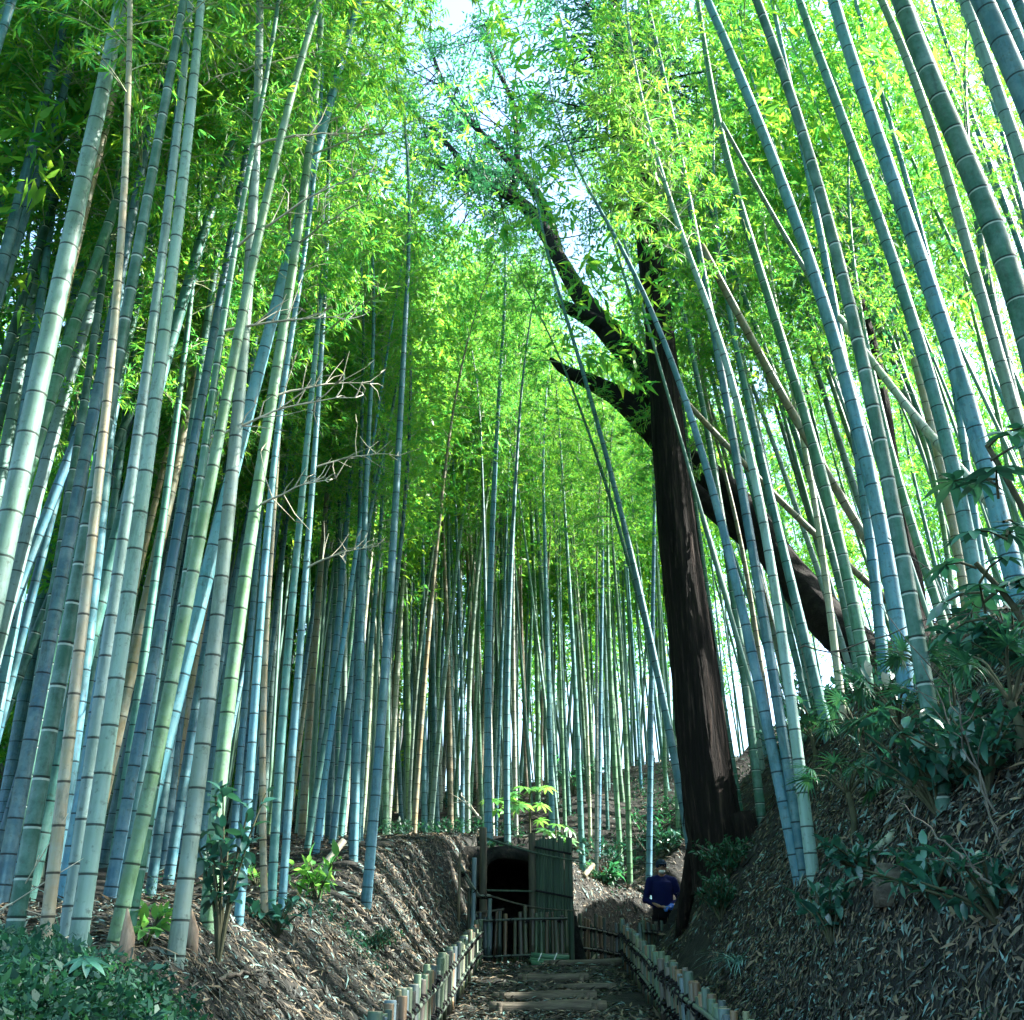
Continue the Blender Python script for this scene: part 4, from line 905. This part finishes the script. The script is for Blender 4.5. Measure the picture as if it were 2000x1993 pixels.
# joints, metres, facing the camera (-y); x to the viewer's right
Hd = np.array([0, -.055, 1.60]); Nk = np.array([0, -.01, 1.43])
shL, shR = np.array([-.185, 0, 1.385]), np.array([.185, 0, 1.385])
elL, elR = np.array([-.275, .02, 1.10]), np.array([.285, .02, 1.10])
wrL, wrR = np.array([-.085, -.20, .985]), np.array([.10, -.19, .975])
b = MB()                                                   # body: head, neck, trunk, legs, arms, hands
b.ball(Hd, (.076, .095, .112), n=18, k=14); b.ball(Hd + [0, -.045, -.062], (.052, .055, .052)); b.tube([Nk + [0, .02, -.06], Hd + [0, .02, -.06]], [.062, .054], 12)
b.ball(Hd + [0, -.100, -.012], (.014, .020, .026), n=8, k=6)
for s in (-1, 1): b.ball(Hd + [s * .076, .008, -.005], (.012, .022, .034), n=8, k=6); b.ball(Hd + [s * .034, -.078, .012], (.02, .014, .012), n=8, k=6)
b.tube([(0, .0, 1.40), (0, 0, 1.2), (0, 0, 1.0), (0, 0, .90)], [.09, .10, .10, .12], 16)
b.tube([shL, elL, wrL], [.045, .04, .028], 10); b.tube([shR, elR, wrR], [.045, .04, .028], 10)
for s in (-1, 1): b.tube([(s * .085, 0, .90), (s * .095, -.01, .50), (s * .10, .02, .09)], [.080, .055, .040], 12); b.ball((s * .105, -.05, .05), (.042, .11, .04))
def hand(b, w, toward, grow, sgn):
    d = unit(np.asarray(toward, float)); up = np.array([0, -.35, .94]); sd = unit(np.cross(d, up)); up = np.cross(sd, d)
    for q in np.linspace(0, 1, 6): b.ball(w + d * (.02 + .075 * q), (.036 * grow, .036 * grow, .017 * grow), n=8, k=6)
    for i, L in enumerate((.068, .078, .072, .056)):
        s0 = w + d * .09 + sd * (-.030 + .020 * i); p1 = s0 + d * L * .45 - up * .006; p2 = p1 + d * L * .25 - up * L * .30; p3 = p2 + d * L * .02 - up * L * .30
        b.tube([s0 - d * .02, s0, p1, p2, p3], np.array([.0095, .0095, .009, .0085, .0075]) * grow, 8)
    s0 = w + d * .03 + sd * sgn * .03; b.tube([s0, s0 + d * .03 + sd * sgn * .024, s0 + d * .062 + sd * sgn * .022 - up * .012], np.array([.012, .011, .009]) * grow, 8)
hand(b, wrL, (.75, -.45, -.12), 1.0, -1); hand(b, wrR, (-.62, -.6, -.10), 1.0, 1)
body = remeshed('body', b, M['skin'], .006, person, 3)
b = MB()                                                   # sweater
b.tube([(0, .0, 1.46), (0, .0, 1.425), (0, .0, 1.36), (0, 0, 1.22), (0, 0, 1.06), (0, 0, .93)], [.068, .10, .165, .178, .172, .175], 20)
for s_, e_, w_ in ((shL, elL, wrL), (shR, elR, wrR)):
    b.ball(s_, .072); b.tube([s_, (s_ + e_) / 2, e_, (e_ + w_) / 2, w_ - (w_ - e_) * .06], [.074, .066, .060, .050, .042], 14); b.ball(e_, .06)
b.tube([(-.15, 0, 1.385), (0, 0, 1.42), (.15, 0, 1.385)], [.075, .085, .075], 14)
sw = remeshed('sweater', b, M['knit'], .010, person); sw.scale = (k_, k_ * .86, k_)
b = MB()
b.tube([(0, 0, .99), (0, 0, .90), (0, 0, .82)], [.168, .178, .172], 20)
for s in (-1, 1): b.tube([(s * .088, 0, .86), (s * .095, -.01, .50), (s * .10, .015, .10)], [.108, .082, .072], 14)
remeshed('trousers', b, M['trouser'], .010, person)
b = MB()
for s in (-1, 1): b.ball((s * .105, -.055, .05), (.052, .135, .052)); b.ball((s * .10, .02, .08), (.05, .06, .06))
remeshed('shoes', b, M['shoe'], .010, person)
b = MB()                                                   # cap with a short peak
th = np.linspace(0, math.pi / 2, 8); b.ball(Hd + [0, .008, .030], (.094, .110, .095), n=18, k=12)
b.ball(Hd + [0, -.115, .030], (.070, .062, .010), n=14, k=6)
remeshed('cap', b, M['cap'], .006, person, 2)
b = MB(); b.ball(Hd + [0, .03, -.012], (.083, .085, .085), n=14, k=10); b.build('hair', M['hair'], person).scale = (k_,) * 3
b = MB(); b.ball(Hd + [0, -.055, -.078], (.056, .056, .036), n=16, k=10); remeshed('face_mask', b, M['mask'], .005, person, 2)
b = MB(); hand(b, wrR, (-.62, -.6, -.10), 1.25, 1); b.tube([wrR - unit(wrR - elR) * .05, wrR, wrR + np.array([-.62, -.6, -.1]) * .04], [.048, .046, .042], 12)
remeshed('glove', b, M['glove'], .005, person, 2)
b = MB(); c0 = np.array([.20, -.20, .965]); b.ball(c0, (.055, .03, .035)); b.tube([c0 + [-.06, -.01, .01], c0 + [.05, 0, .03]], [.03, .022], 10)
for i in range(4): b.tube([c0 + [.02, -.005, .02 - .014 * i], c0 + [.075, -.01, .03 - .02 * i], c0 + [.10, -.015, .01 - .02 * i]], .010, 7)
gl = remeshed('spare_glove', b, M['glove'], .005, None, 2); gl.location = pw; tag(gl, 'spare blue glove dangling from the gloved hand of the person', 'glove')
b = MB(); c0 = wrL + np.array([.75, -.45, -.12]) * .125; b.box(c0 + [0, -.02, .0], (.07, .018, .03)); b.tube([c0 + [.02, -.02, 0], c0 + [.07, -.03, .015]], [.010, .007], 8)
sh = b.build('hand_tool', M['grey']); sh.location = pw; sh.scale = (k_,) * 3; tag(sh, 'small grey tool held in the bare hand of the person', 'tool')

# ------------------------------------------------------------------ plants
def palmate(mb, c, d, R_, n, up, spread=2.3, wid=.26, droop=.35, mi=0):
    d = unit(np.asarray(d, float)); s = unit(np.cross(d, up)); 
    for k in range(n):
        a = -spread + 2 * spread * k / (n - 1); v = d * math.cos(a) + s * math.sin(a)
        blade(mb, c, v, np.asarray(up, float), R_ * (.72 + .28 * math.cos(a * .6)), R_ * wid, 4, droop, .2, mi)
def fan_palm(px, py, h, n, R_, label, seed, Y=None, yaw=0.0):
    global rng
    rng = np.random.default_rng(seed)
    g_ = ground_hit(px, py) if Y is None else None
    p = g_ if g_ is not None else Vector(P(px, py, Y)); p.z = h1(p.x, p.y) - .03
    o = thing('fan_palm', label, 'palm', p, 'young fan palms on the right bank')
    b = MB(); b.tube(spline([(0, 0, 0), (.02, -.02, h * .5), (0, -.03, h)], 10), np.linspace(.022, .018, 10), 9); b.build('stem', M['stem'], o)
    for k in range(n):
        a = yaw + k * 2.4 + rng.normal(0, .25); el = rng.uniform(.15, 1.05); L = R_ * rng.uniform(1.0, 1.5)
        d = np.array([math.cos(a) * math.cos(el), math.sin(a) * math.cos(el), math.sin(el)]); e = np.array([0, -.03, h]) + d * L
        b = MB(); b.tube(spline([(0, -.03, h - .02), tuple(np.array([0, -.03, h]) + d * L * .55 + [0, 0, .05]), tuple(e)], 7), np.linspace(.009, .005, 7), 5, mi=1)
        up = unit(np.array([0, 0, 1.0]) + rng.normal(0, .25, 3) - d * .2)
        s = unit(np.cross(d, up))
        for j in range(19):
            w = -2.2 + 4.4 * j / 18; v = d * math.cos(w) + s * math.sin(w) + np.array([0, 0, -.12])
            blade(b, e, v, up, R_ * (.74 + .26 * math.cos(w * .7)) * rng.uniform(.9, 1.05), R_ * .075, 4, rng.uniform(.25, .6), .35, 0, .3)
        b.build('frond', [M['palm'], M['stem']], o, False)
def shrub(px, py, h, w, n, leaf, label, seed, m='shrub', aspect=.42, per=7, Y=None, name='broadleaf_shrub', cat='shrub', grp=None, dirx=None, droop=.35, lift=0):
    global rng
    rng = np.random.default_rng(seed)
    g_ = ground_hit(px, py) if Y is None else None
    p = g_ if g_ is not None else Vector(P(px, py, Y)); p.z = h1(p.x, p.y) - .02 + lift
    o = thing(name, label, cat, p, grp); st = MB(); lf = MB()
    for k in range(n):
        a = rng.uniform(0, 6.28); e = np.array([math.cos(a) * w * rng.uniform(.2, 1), math.sin(a) * w * rng.uniform(.2, 1), h * rng.uniform(.45, 1)])
        if dirx is not None: e[:2] = e[:2] * .5 + np.array(dirx) * rng.uniform(.2, 1)
        q = spline([(0, 0, 0), tuple(e * [.35, .35, .55]), tuple(e)], 9); st.tube(q, np.linspace(.010, .004, 9), 5, cap=False)
        for j in range(per):
            i = rng.integers(4, 9); d = unit(e) * .35 + rng.normal(0, .75, 3) + np.array([0, 0, .1]); L = leaf * rng.uniform(.65, 1.2)
            blade(lf, q[i] + rng.normal(0, .01, 3), d, np.array([0, 0, 1.0]) + rng.normal(0, .3, 3), L, L * aspect, 4, droop, .25)
    st.build('stem', M['stem'], o); lf.build('foliage', M[m], o, False); return o
def fatsia(px, py, h, n, R_, label, seed, m='shrub', Y=None, lean=(0, 0), grp=None, z=None):
    global rng
    rng = np.random.default_rng(seed)
    g_ = ground_hit(px, py) if Y is None else None
    p = g_ if g_ is not None else Vector(P(px, py, Y)); p.z = h1(p.x, p.y) - .02
    o = thing('palmate_shrub', label, 'shrub', p, grp); st = MB()
    top = np.array([lean[0], lean[1], h]); st.tube(spline([(0, 0, 0), tuple(top * [.4, .4, .6]), tuple(top)], 10), np.linspace(.02, .012, 10), 7, cap=False); st.build('stem', M['stem'], o)
    for k in range(n):
        a = k * 2.4 + rng.normal(0, .3); el = rng.uniform(-.25, .7); L = R_ * rng.uniform(.8, 1.7); d = np.array([math.cos(a) * math.cos(el), math.sin(a) * math.cos(el), math.sin(el)])
        c = top * [1, 1, rng.uniform(.55, 1)] ; e = c + d * L; b = MB(); b.tube([c, (c + e) / 2 + [0, 0, .02], e], [.007, .006, .004], 5, mi=1, cap=False)
        up = unit(np.array([0, -.25, 1.0]) + rng.normal(0, .3, 3)); dd = d * [1, 1, .2] + np.array([0, 0, -.25])
        palmate(b, e, dd, R_ * rng.uniform(.8, 1.15), 8, up, 2.5, .30, .3); b.build('leaf', [M[m], M['stem']], o, False)

fan_palm(1665, 1640, .30, 9, .17, 'small fan palm with a short clear stem standing lowest on the bank', 41)
fan_palm(1690, 1545, .42, 11, .18, 'spreading fan palm left of the thick bamboo feet, fronds pointing left', 42, yaw=.6)
fan_palm(1775, 1560, .42, 11, .19, 'largest fan palm in front of the thick bamboo feet', 43)
fan_palm(1990, 1480, .26, 8, .18, 'fan palm cut by the right picture edge', 44)
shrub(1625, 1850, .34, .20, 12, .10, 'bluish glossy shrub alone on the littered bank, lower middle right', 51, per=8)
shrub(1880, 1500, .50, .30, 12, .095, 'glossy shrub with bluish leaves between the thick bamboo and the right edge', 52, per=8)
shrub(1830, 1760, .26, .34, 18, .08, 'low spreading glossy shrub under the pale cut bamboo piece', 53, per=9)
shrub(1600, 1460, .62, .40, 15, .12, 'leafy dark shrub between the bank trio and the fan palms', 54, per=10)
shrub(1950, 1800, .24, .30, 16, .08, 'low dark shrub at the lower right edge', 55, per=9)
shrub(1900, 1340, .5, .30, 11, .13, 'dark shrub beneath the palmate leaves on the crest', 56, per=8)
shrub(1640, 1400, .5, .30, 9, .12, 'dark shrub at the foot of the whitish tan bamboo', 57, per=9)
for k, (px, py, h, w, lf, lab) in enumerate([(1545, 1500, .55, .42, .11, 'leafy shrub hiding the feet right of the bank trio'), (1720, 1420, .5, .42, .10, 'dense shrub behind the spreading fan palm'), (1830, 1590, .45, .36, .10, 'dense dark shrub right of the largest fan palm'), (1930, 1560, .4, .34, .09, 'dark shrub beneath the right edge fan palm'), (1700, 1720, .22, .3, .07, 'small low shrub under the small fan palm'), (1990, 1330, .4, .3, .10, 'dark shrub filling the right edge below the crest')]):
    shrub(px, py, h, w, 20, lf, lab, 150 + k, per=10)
fan_palm(1590, 1500, .34, 10, .17, 'fan palm half hidden in shrubs right of the bank trio', 45)
fan_palm(1830, 1450, .40, 10, .17, 'fan palm right of the thick bamboo feet under the crest', 46)
fatsia(2110, 1250, 1.15, 9, .15, 'palmate leaved shrub reaching in from the right edge above the crest', 61, Y=4.2, lean=(-.22, 0))
fatsia(2060, 1330, .62, 9, .15, 'dark palmate shrub low at the right edge below the other one', 62, Y=4.5, lean=(-.25, 0))
fatsia(1330, 1690, .5, 6, .19, 'bright green palmate shrub above the head of the person', 63, 'lit_leaf', Y=18.2, lean=(-.25, 0))
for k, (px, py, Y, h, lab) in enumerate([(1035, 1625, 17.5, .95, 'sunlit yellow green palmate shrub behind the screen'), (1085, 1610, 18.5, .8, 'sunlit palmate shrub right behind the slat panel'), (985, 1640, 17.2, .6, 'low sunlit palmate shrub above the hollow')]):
    fatsia(px, py, h, 9, .22, lab, 64 + k, 'lit_leaf', Y=Y, grp='sunlit shrubs behind the screen')
shrub(620, 1765, .42, .40, 14, .13, 'sunlit leafy shrub on the left slope beside the lowest blue bamboo', 71, 'lit_leaf', per=8)
shrub(500, 1730, .22, .28, 8, .09, 'small sunlit seedling by the thin tan dead bamboo', 72, 'lit_leaf', per=6)
shrub(285, 1850, .18, .12, 6, .09, 'tiny bright seedling between bamboo feet at lower left', 73, 'lit_leaf', per=6)
shrub(425, 1890, .95, .20, 13, .10, 'dark leafy sapling in front of the feet at left centre', 74, per=11, aspect=.5, name='leafy_sapling', cat='sapling')
shrub(540, 1830, .25, .30, 10, .10, 'bluish low shrub on the slope right of the leafy sapling', 75, per=7)
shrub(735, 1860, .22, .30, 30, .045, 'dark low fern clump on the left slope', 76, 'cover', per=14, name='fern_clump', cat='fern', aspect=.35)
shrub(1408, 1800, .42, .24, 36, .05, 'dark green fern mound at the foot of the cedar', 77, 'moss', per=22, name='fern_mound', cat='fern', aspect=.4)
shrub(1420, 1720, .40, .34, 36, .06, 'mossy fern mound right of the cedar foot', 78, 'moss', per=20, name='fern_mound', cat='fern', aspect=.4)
for k, (px, py, Y, w) in enumerate([(1180, 1600, 20, .9), (1270, 1560, 22, 1.0), (1300, 1640, 20, .6), (1180, 1660, 18.6, .45), (1330, 1480, 17, .8), (1400, 1330, 16, .9), (1560, 1300, 15, .8), (1120, 1530, 24, 1.0)]):
    shrub(px, py, w * .9, w * .8, 16, .12, ['green bush on the far slope above the sunlit ground', 'wide bush on the far slope left of the cedar', 'bush touching the left side of the cedar', 'low bush right of the slat panel', 'bush showing just left of the cedar at mid height', 'bush behind the cedar on its right side', 'bush under the fallen dark trunk', 'farthest bush on the slope behind the screen'][k], 80 + k, 'broadleaf' if k % 2 else 'shrub', per=14, Y=Y, grp='bushes on the far slope')
# striped grass tuft
p = ground_hit(1445, 1885); o = thing('grass_tuft', 'pale bluish grass tuft beside the right fence', 'grass', p); b = MB(); rng = np.random.default_rng(5)
for k in range(90):
    a = rng.uniform(0, 6.28); blade(b, rng.normal(0, .035, 3) * [1, 1, 0], (math.cos(a) * .8, math.sin(a) * .8, rng.uniform(.4, 1.4)), np.array([0, 0, 1.0]), rng.uniform(.15, .30), .009, 5, 1.1, .3, 0, .3)
b.build('blades', M['tuft'], o, False)

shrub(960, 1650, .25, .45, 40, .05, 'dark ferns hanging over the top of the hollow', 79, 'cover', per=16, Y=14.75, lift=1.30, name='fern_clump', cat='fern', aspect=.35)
# bare branches, vines and cut pieces
def stick(px, r, label, Y=None, name='fallen_branch', cat='branch', m='bare', up=.02, side=4, seed=1, r1=.35):
    """a bare branch following seen points, lying on the ground (Y None) or hanging at distance Y"""
    q = np.random.default_rng(seed); pts = []
    for k, (x, y) in enumerate(px):
        if Y is None: p = ground_hit(x, y); p = Vector((p.x, p.y, p.z + up))
        else: p = P(x, y, Y[0] + (Y[1] - Y[0]) * k / (len(px) - 1))
        pts.append(p)
    a = pts[0].copy(); o = thing(name, label, cat, a); c = spline([tuple(p - a) for p in pts], 16); c += q.normal(0, .006, c.shape)
    b = MB(); b.tube(c, np.linspace(r, r * r1, 16), 7); w = b.build('stem', M[m], o)
    for k in range(side):
        i = q.integers(3, 15); d = unit(c[min(i + 1, 15)] - c[i - 1]) + q.normal(0, .5, 3); L = q.uniform(.08, .3); t = MB(); t.tube([c[i], c[i] + d * L * .5 + q.normal(0, .01, 3), c[i] + d * L], [r * .5, r * .4, r * .2], 5); t.build('twig', M[m], w)
stick([(1935, 1725), (1855, 1655), (1750, 1560)], .0055, 'long thin bare sapling stem bending across the lower right bank', (3.6, 4.0), 'bare_sapling', 'sapling', seed=2)
stick([(1990, 1650), (1930, 1560), (1880, 1420), (1850, 1330)], .0065, 'bare brown sapling stem rising at the right edge', (4.2, 4.4), 'bare_sapling', 'sapling', seed=3)
stick([(1950, 1640), (1905, 1510), (1850, 1400), (1800, 1290)], .0055, 'bare sapling stem rising left of the brown one', (4.0, 4.5), 'bare_sapling', 'sapling', seed=4)
stick([(2010, 1760), (1930, 1715), (1865, 1655)], .007, 'pale bare twig slanting down to the right edge', (3.8, 4.0), 'bare_twig', 'twig', seed=5)
stick([(1560, 1260), (1640, 1270), (1800, 1215), (1880, 1200), (2010, 1197)], .005, 'thin pale vine sweeping across the crest to the right edge', (5.5, 4.4), 'bare_vine', 'vine', seed=6, side=6)
stick([(1735, 1050), (1850, 1140), (1935, 1200), (2010, 1235)], .004, 'thin pale vine dropping from the thick bamboos to the right edge', (5.2, 4.3), 'bare_vine', 'vine', seed=7)
stick([(1360, 1650), (1400, 1668), (1440, 1685)], .010, 'bare twig caught on the cedar foot', (11.2, 11.3), 'bare_twig', 'twig', seed=8)
stick([(425, 1922), (520, 1902)], .012, 'grey fallen branch lying on the left slope at the bottom', seed=9)
stick([(560, 1905), (625, 1960)], .007, 'thin fallen twig pointing down the left slope', seed=10)
stick([(0, 1780), (40, 1750), (65, 1728)], .006, 'pale forked dry twig at the left edge among bamboo feet', (4.5, 4.6), 'dry_twig', 'twig', 'drytwig', seed=11, side=5)
stick([(75, 1880), (118, 1868)], .011, 'tan cane stub lying in front of the tan dead bamboo', name='cane_stub', cat='cane', m='drytwig', seed=12, side=2)
stick([(700, 1712), (745, 1715), (760, 1690)], .008, 'bare fallen branch at the foot of the lowest blue bamboo', seed=13)
stick([(1260, 1660), (1245, 1640), (1240, 1630)], .008, 'short dry twig on the sunlit bank', (18, 18.2), 'dry_twig', 'twig', seed=14)
stick([(940, 1600), (915, 1575), (900, 1550)], .018, 'snapped dry cane leaning over the left post of the screen', (14.5, 15.2), 'snapped_cane', 'cane', 'drytwig', seed=15)
def cane_piece(a, b, wpx, Ya, Yb, label, tint, m='culm'):
    A, B = P(*a, Ya), P(*b, Yb); o = thing('cane_piece', label, 'bamboo', A); d = wpx * (A.y * CP + A.z * SP) / FPX
    mb, _ = stem_mesh(np.array([[0, 0, 0], *[(B - A) * t for t in (.3, .6, 1)]]), d / 2, 4, .25, sides=12, taper=False); c = mb.build('culm', [M['culm'], M['node'], M['wax']], o); c.color = (*TINT[tint], 1)
for a, b_, w, lab, tint in [((1715, 1662), (1748, 1628), 18, 'pale cut bamboo piece lying in the litter on the right bank', 'white'), ((1912, 1412), (1936, 1385), 14, 'tan cut bamboo stub under the glossy leaves near the right edge', 'tan'), ((1140, 1712), (1158, 1690), 10, 'pale sunlit log end leaning on the bank right of the screen', 'tan')]:
    ha, hb = ground_hit(*a), ground_hit(*b_); cane_piece(a, b_, w, ha.y - .05, min(hb.y, ha.y + .5) - .05, lab, tint)
h_ = ground_hit(640, 1712); A = P(622, 1705, h_.y); B = P(672, 1642, h_.y + .15); o = thing('cane_piece', 'split dry cane propped at a slant among the stems left of the slope', 'bamboo', A)
mb, _ = stem_mesh(np.array([[0, 0, 0], *[(B - A) * t for t in (.3, .6, 1)]]), .035, 4, .25, taper=False); c = mb.build('culm', [M['culm'], M['node'], M['wax']], o); c.color = (.34, .30, .24, 1)
# rotten stump with orange heartwood
h_ = ground_hit(1166, 1722); o = thing('rotten_stump', 'rotten stump with torn rust orange wood on the sunlit ground', 'stump', h_); b = MB(); rng = np.random.default_rng(8)
for k in range(26):
    a = rng.uniform(0, 6.28); r = rng.uniform(.02, .13); b.tube([(math.cos(a) * r, math.sin(a) * r, -.08), (math.cos(a) * r * 1.1, math.sin(a) * r * 1.1, .06), (math.cos(a) * r * 1.3 + .05, math.sin(a) * r * 1.2, rng.uniform(.10, .30))], [.035, .026, .006], 6)
b.build('torn_wood', M['rust'], o); b = MB(); b.tube([(-.2, -.05, -.06), (-.13, -.06, .10), (-.04, -.06, .30)], [.05, .048, .044], 11, cap=(True, 1)); b.build('side_log', [M['palewood'], M['cut']], o)
h_ = ground_hit(1130, 1660, 14); o = thing('cut_log', 'short upright cut log on the bank behind the slat panel', 'log', h_); b = MB(); b.tube([(0, 0, -.1), (.01, 0, .1), (.02, 0, .22)], [.075, .07, .068], 12, cap=(True, 1)); b.build('log', [M['palewood'], M['cut']], o)
h_ = ground_hit(1745, 1745); o = thing('tree_stump', 'broken brown stump in the litter below the fan palms', 'stump', h_); b = MB(); b.tube([(0, 0, -.08), (0, 0, .05), (.01, 0, .10)], [.10, .085, .07], 12); b.build('stump', M['log'], o)
# pale sheath flakes stuck on stems near the palms
for k, (px, py, Y) in enumerate([(1690, 1290, 6.0), (1723, 1312, 5.9), (1800, 1290, 4.8)]):
    p = P(px, py, Y); b = MB(); blade(b, (0, 0, 0), (.2, 0, -1), np.array([0, -1.0, 0]), .10, .05, 4, .2, .6); f = b.build('dry_sheath', M['drytwig'], None, False); f.location = p
    tag(f, ['dry curled sheath hanging left of the dark fallen trunk end', 'dry curled sheath beside the end of the fallen trunk', 'dry curled sheath on the thick bamboo above the palms'][k], 'sheath', 'dry bamboo sheaths')
# brown new shoots at the lower left feet
for k, (px, py, h) in enumerate([(242, 1888, .22), (372, 1862, .2)]):
    g_ = ground_hit(px, py); b = MB(); b.tube([(0, 0, -.05), (0, 0, h * .5), (-.02, 0, h)], [.04, .03, .004], 9); f = b.build('bamboo_sheath', M['palewood'], None); f.location = g_
    tag(f, ['pointed brown sheath beside the sunlit yellowish foot', 'pointed brown sheath right of the blotched grey foot'][k], 'sheath', 'brown sheaths at the lower left')

# ------------------------------------------------------------------ litter and ground cover
rng = np.random.default_rng(3)
def scatter(n, xr, yr, near=1.0):
    x = rng.uniform(*xr, n); y = yr[0] + (yr[1] - yr[0]) * rng.random(n) ** near; return x, y
def normals(x, y):
    e = .06; z = H(x, y); n = np.stack([-(H(x + e, y) - z) / e, -(H(x, y + e) - z) / e, np.ones_like(x)], 1); return z, unit(n)
lt = MB()
for n, xr, yr, nr, L in ((95000, (-3.2, 3.6), (2.6, 10), 1.2, .62), (50000, (-3.5, 5.5), (8, 21), 1.0, .9), (42000, (.9, 3.4), (2.8, 8), 1.0, .66), (12000, (-8, 8), (14, 30), 1, 1.8), (14000, (-1.5, -.3), (10.2, 14.5), 1, .8), (9000, (.9, 2.4), (14.6, 19), 1, .9)):
    x, y = scatter(n, xr, yr, nr); z, nn = normals(x, y); d, _ = path_near(x, y)
    w = wob(x, y, 44, 1.2); keep = (w > -2.2) & ((d > .35) | (rng.random(n) < .75)); x, y, z, nn = x[keep], y[keep], z[keep], nn[keep]
    q = len(x); dr = unit(np.cross(nn, rng.normal(0, 1, (q, 3)))) + nn * rng.normal(.05, .22, (q, 1)); l = rng.uniform(.045, .11, q) * L * rng.choice([.55, .8, 1, 1, 1.55], q)
    kites(lt, np.stack([x, y, z + .006 + rng.uniform(0, .02, q)], 1), dr, l, l * rng.uniform(.13, .24, q), nrm=nn + rng.normal(0, .35, (q, 3)))
for xr, yr, n in (((-3, 3.4), (2.8, 9), 1500), ((-3, 5), (8, 20), 900)):       # broken twigs among the leaves
    x, y = scatter(n, xr, yr); z, nn = normals(x, y); k = path_near(x, y)[0] > .6; x, y, z, nn = x[k], y[k], z[k], nn[k]; q = len(x)
    dr = unit(np.cross(nn, rng.normal(0, 1, (q, 3)))) + nn * rng.normal(.06, .15, (q, 1)); l = rng.uniform(.12, .45, q)
    kites(lt, np.stack([x, y, z + .012], 1), dr, l, rng.uniform(.006, .014, q), nrm=nn)
tag(lt.build('leaf_litter', M['litter'], None, False), 'dry bamboo leaves strewn over banks and path', kind='stuff')
gc = MB()
for n, xr, yr, test in ((16000, (-3.0, -.6), (2.7, 5.0), lambda x, y: (y < 4.35 + .15 * np.sin(x * 5) + .1 * np.sin(x * 13)) & (x < -.72 - .2 * (y - 3)) & (wob(x, y, 71, 2.5) > -.8)), (2600, (1.2, 3.2), (3.2, 6.5), lambda x, y: wob(x, y, 61, 1.5) > .9), (1500, (-2.2, -.8), (4.6, 9), lambda x, y: wob(x, y, 62, 1.5) > 1.3), (5000, (-2, 5), (15.5, 27), lambda x, y: wob(x, y, 63, 1.2) > .3)):
    x, y = scatter(n, xr, yr); k = test(x, y) & (path_near(x, y)[0] > .9); x, y = x[k], y[k]; z = H(x, y)
    for j in range(7):
        q = len(x); hgt = rng.uniform(.02, .17, q) * (1 if yr[1] < 12 else 1.5); d = rng.normal(0, 1, (q, 3)) + [0, 0, .25]; l = rng.uniform(.010, .036, q) * rng.choice([.7, 1, 1.6], q) * (1 if yr[1] < 12 else 1.6)
        kites(gc, np.stack([x + rng.normal(0, .03, q), y + rng.normal(0, .03, q), z + hgt], 1), d, l, l * .5)
tag(gc.build('ground_cover', M['cover'], None, False), 'dark low ground cover plants at the bottom left and on the banks', kind='stuff')
# two bluish leaves lit at the bottom left
b_ = ground_hit(85, 1985); fatsia(85, 1985, .16, 4, .085, 'bluish palmate seedling in the ground cover at the bottom left corner', 91, 'shrub')
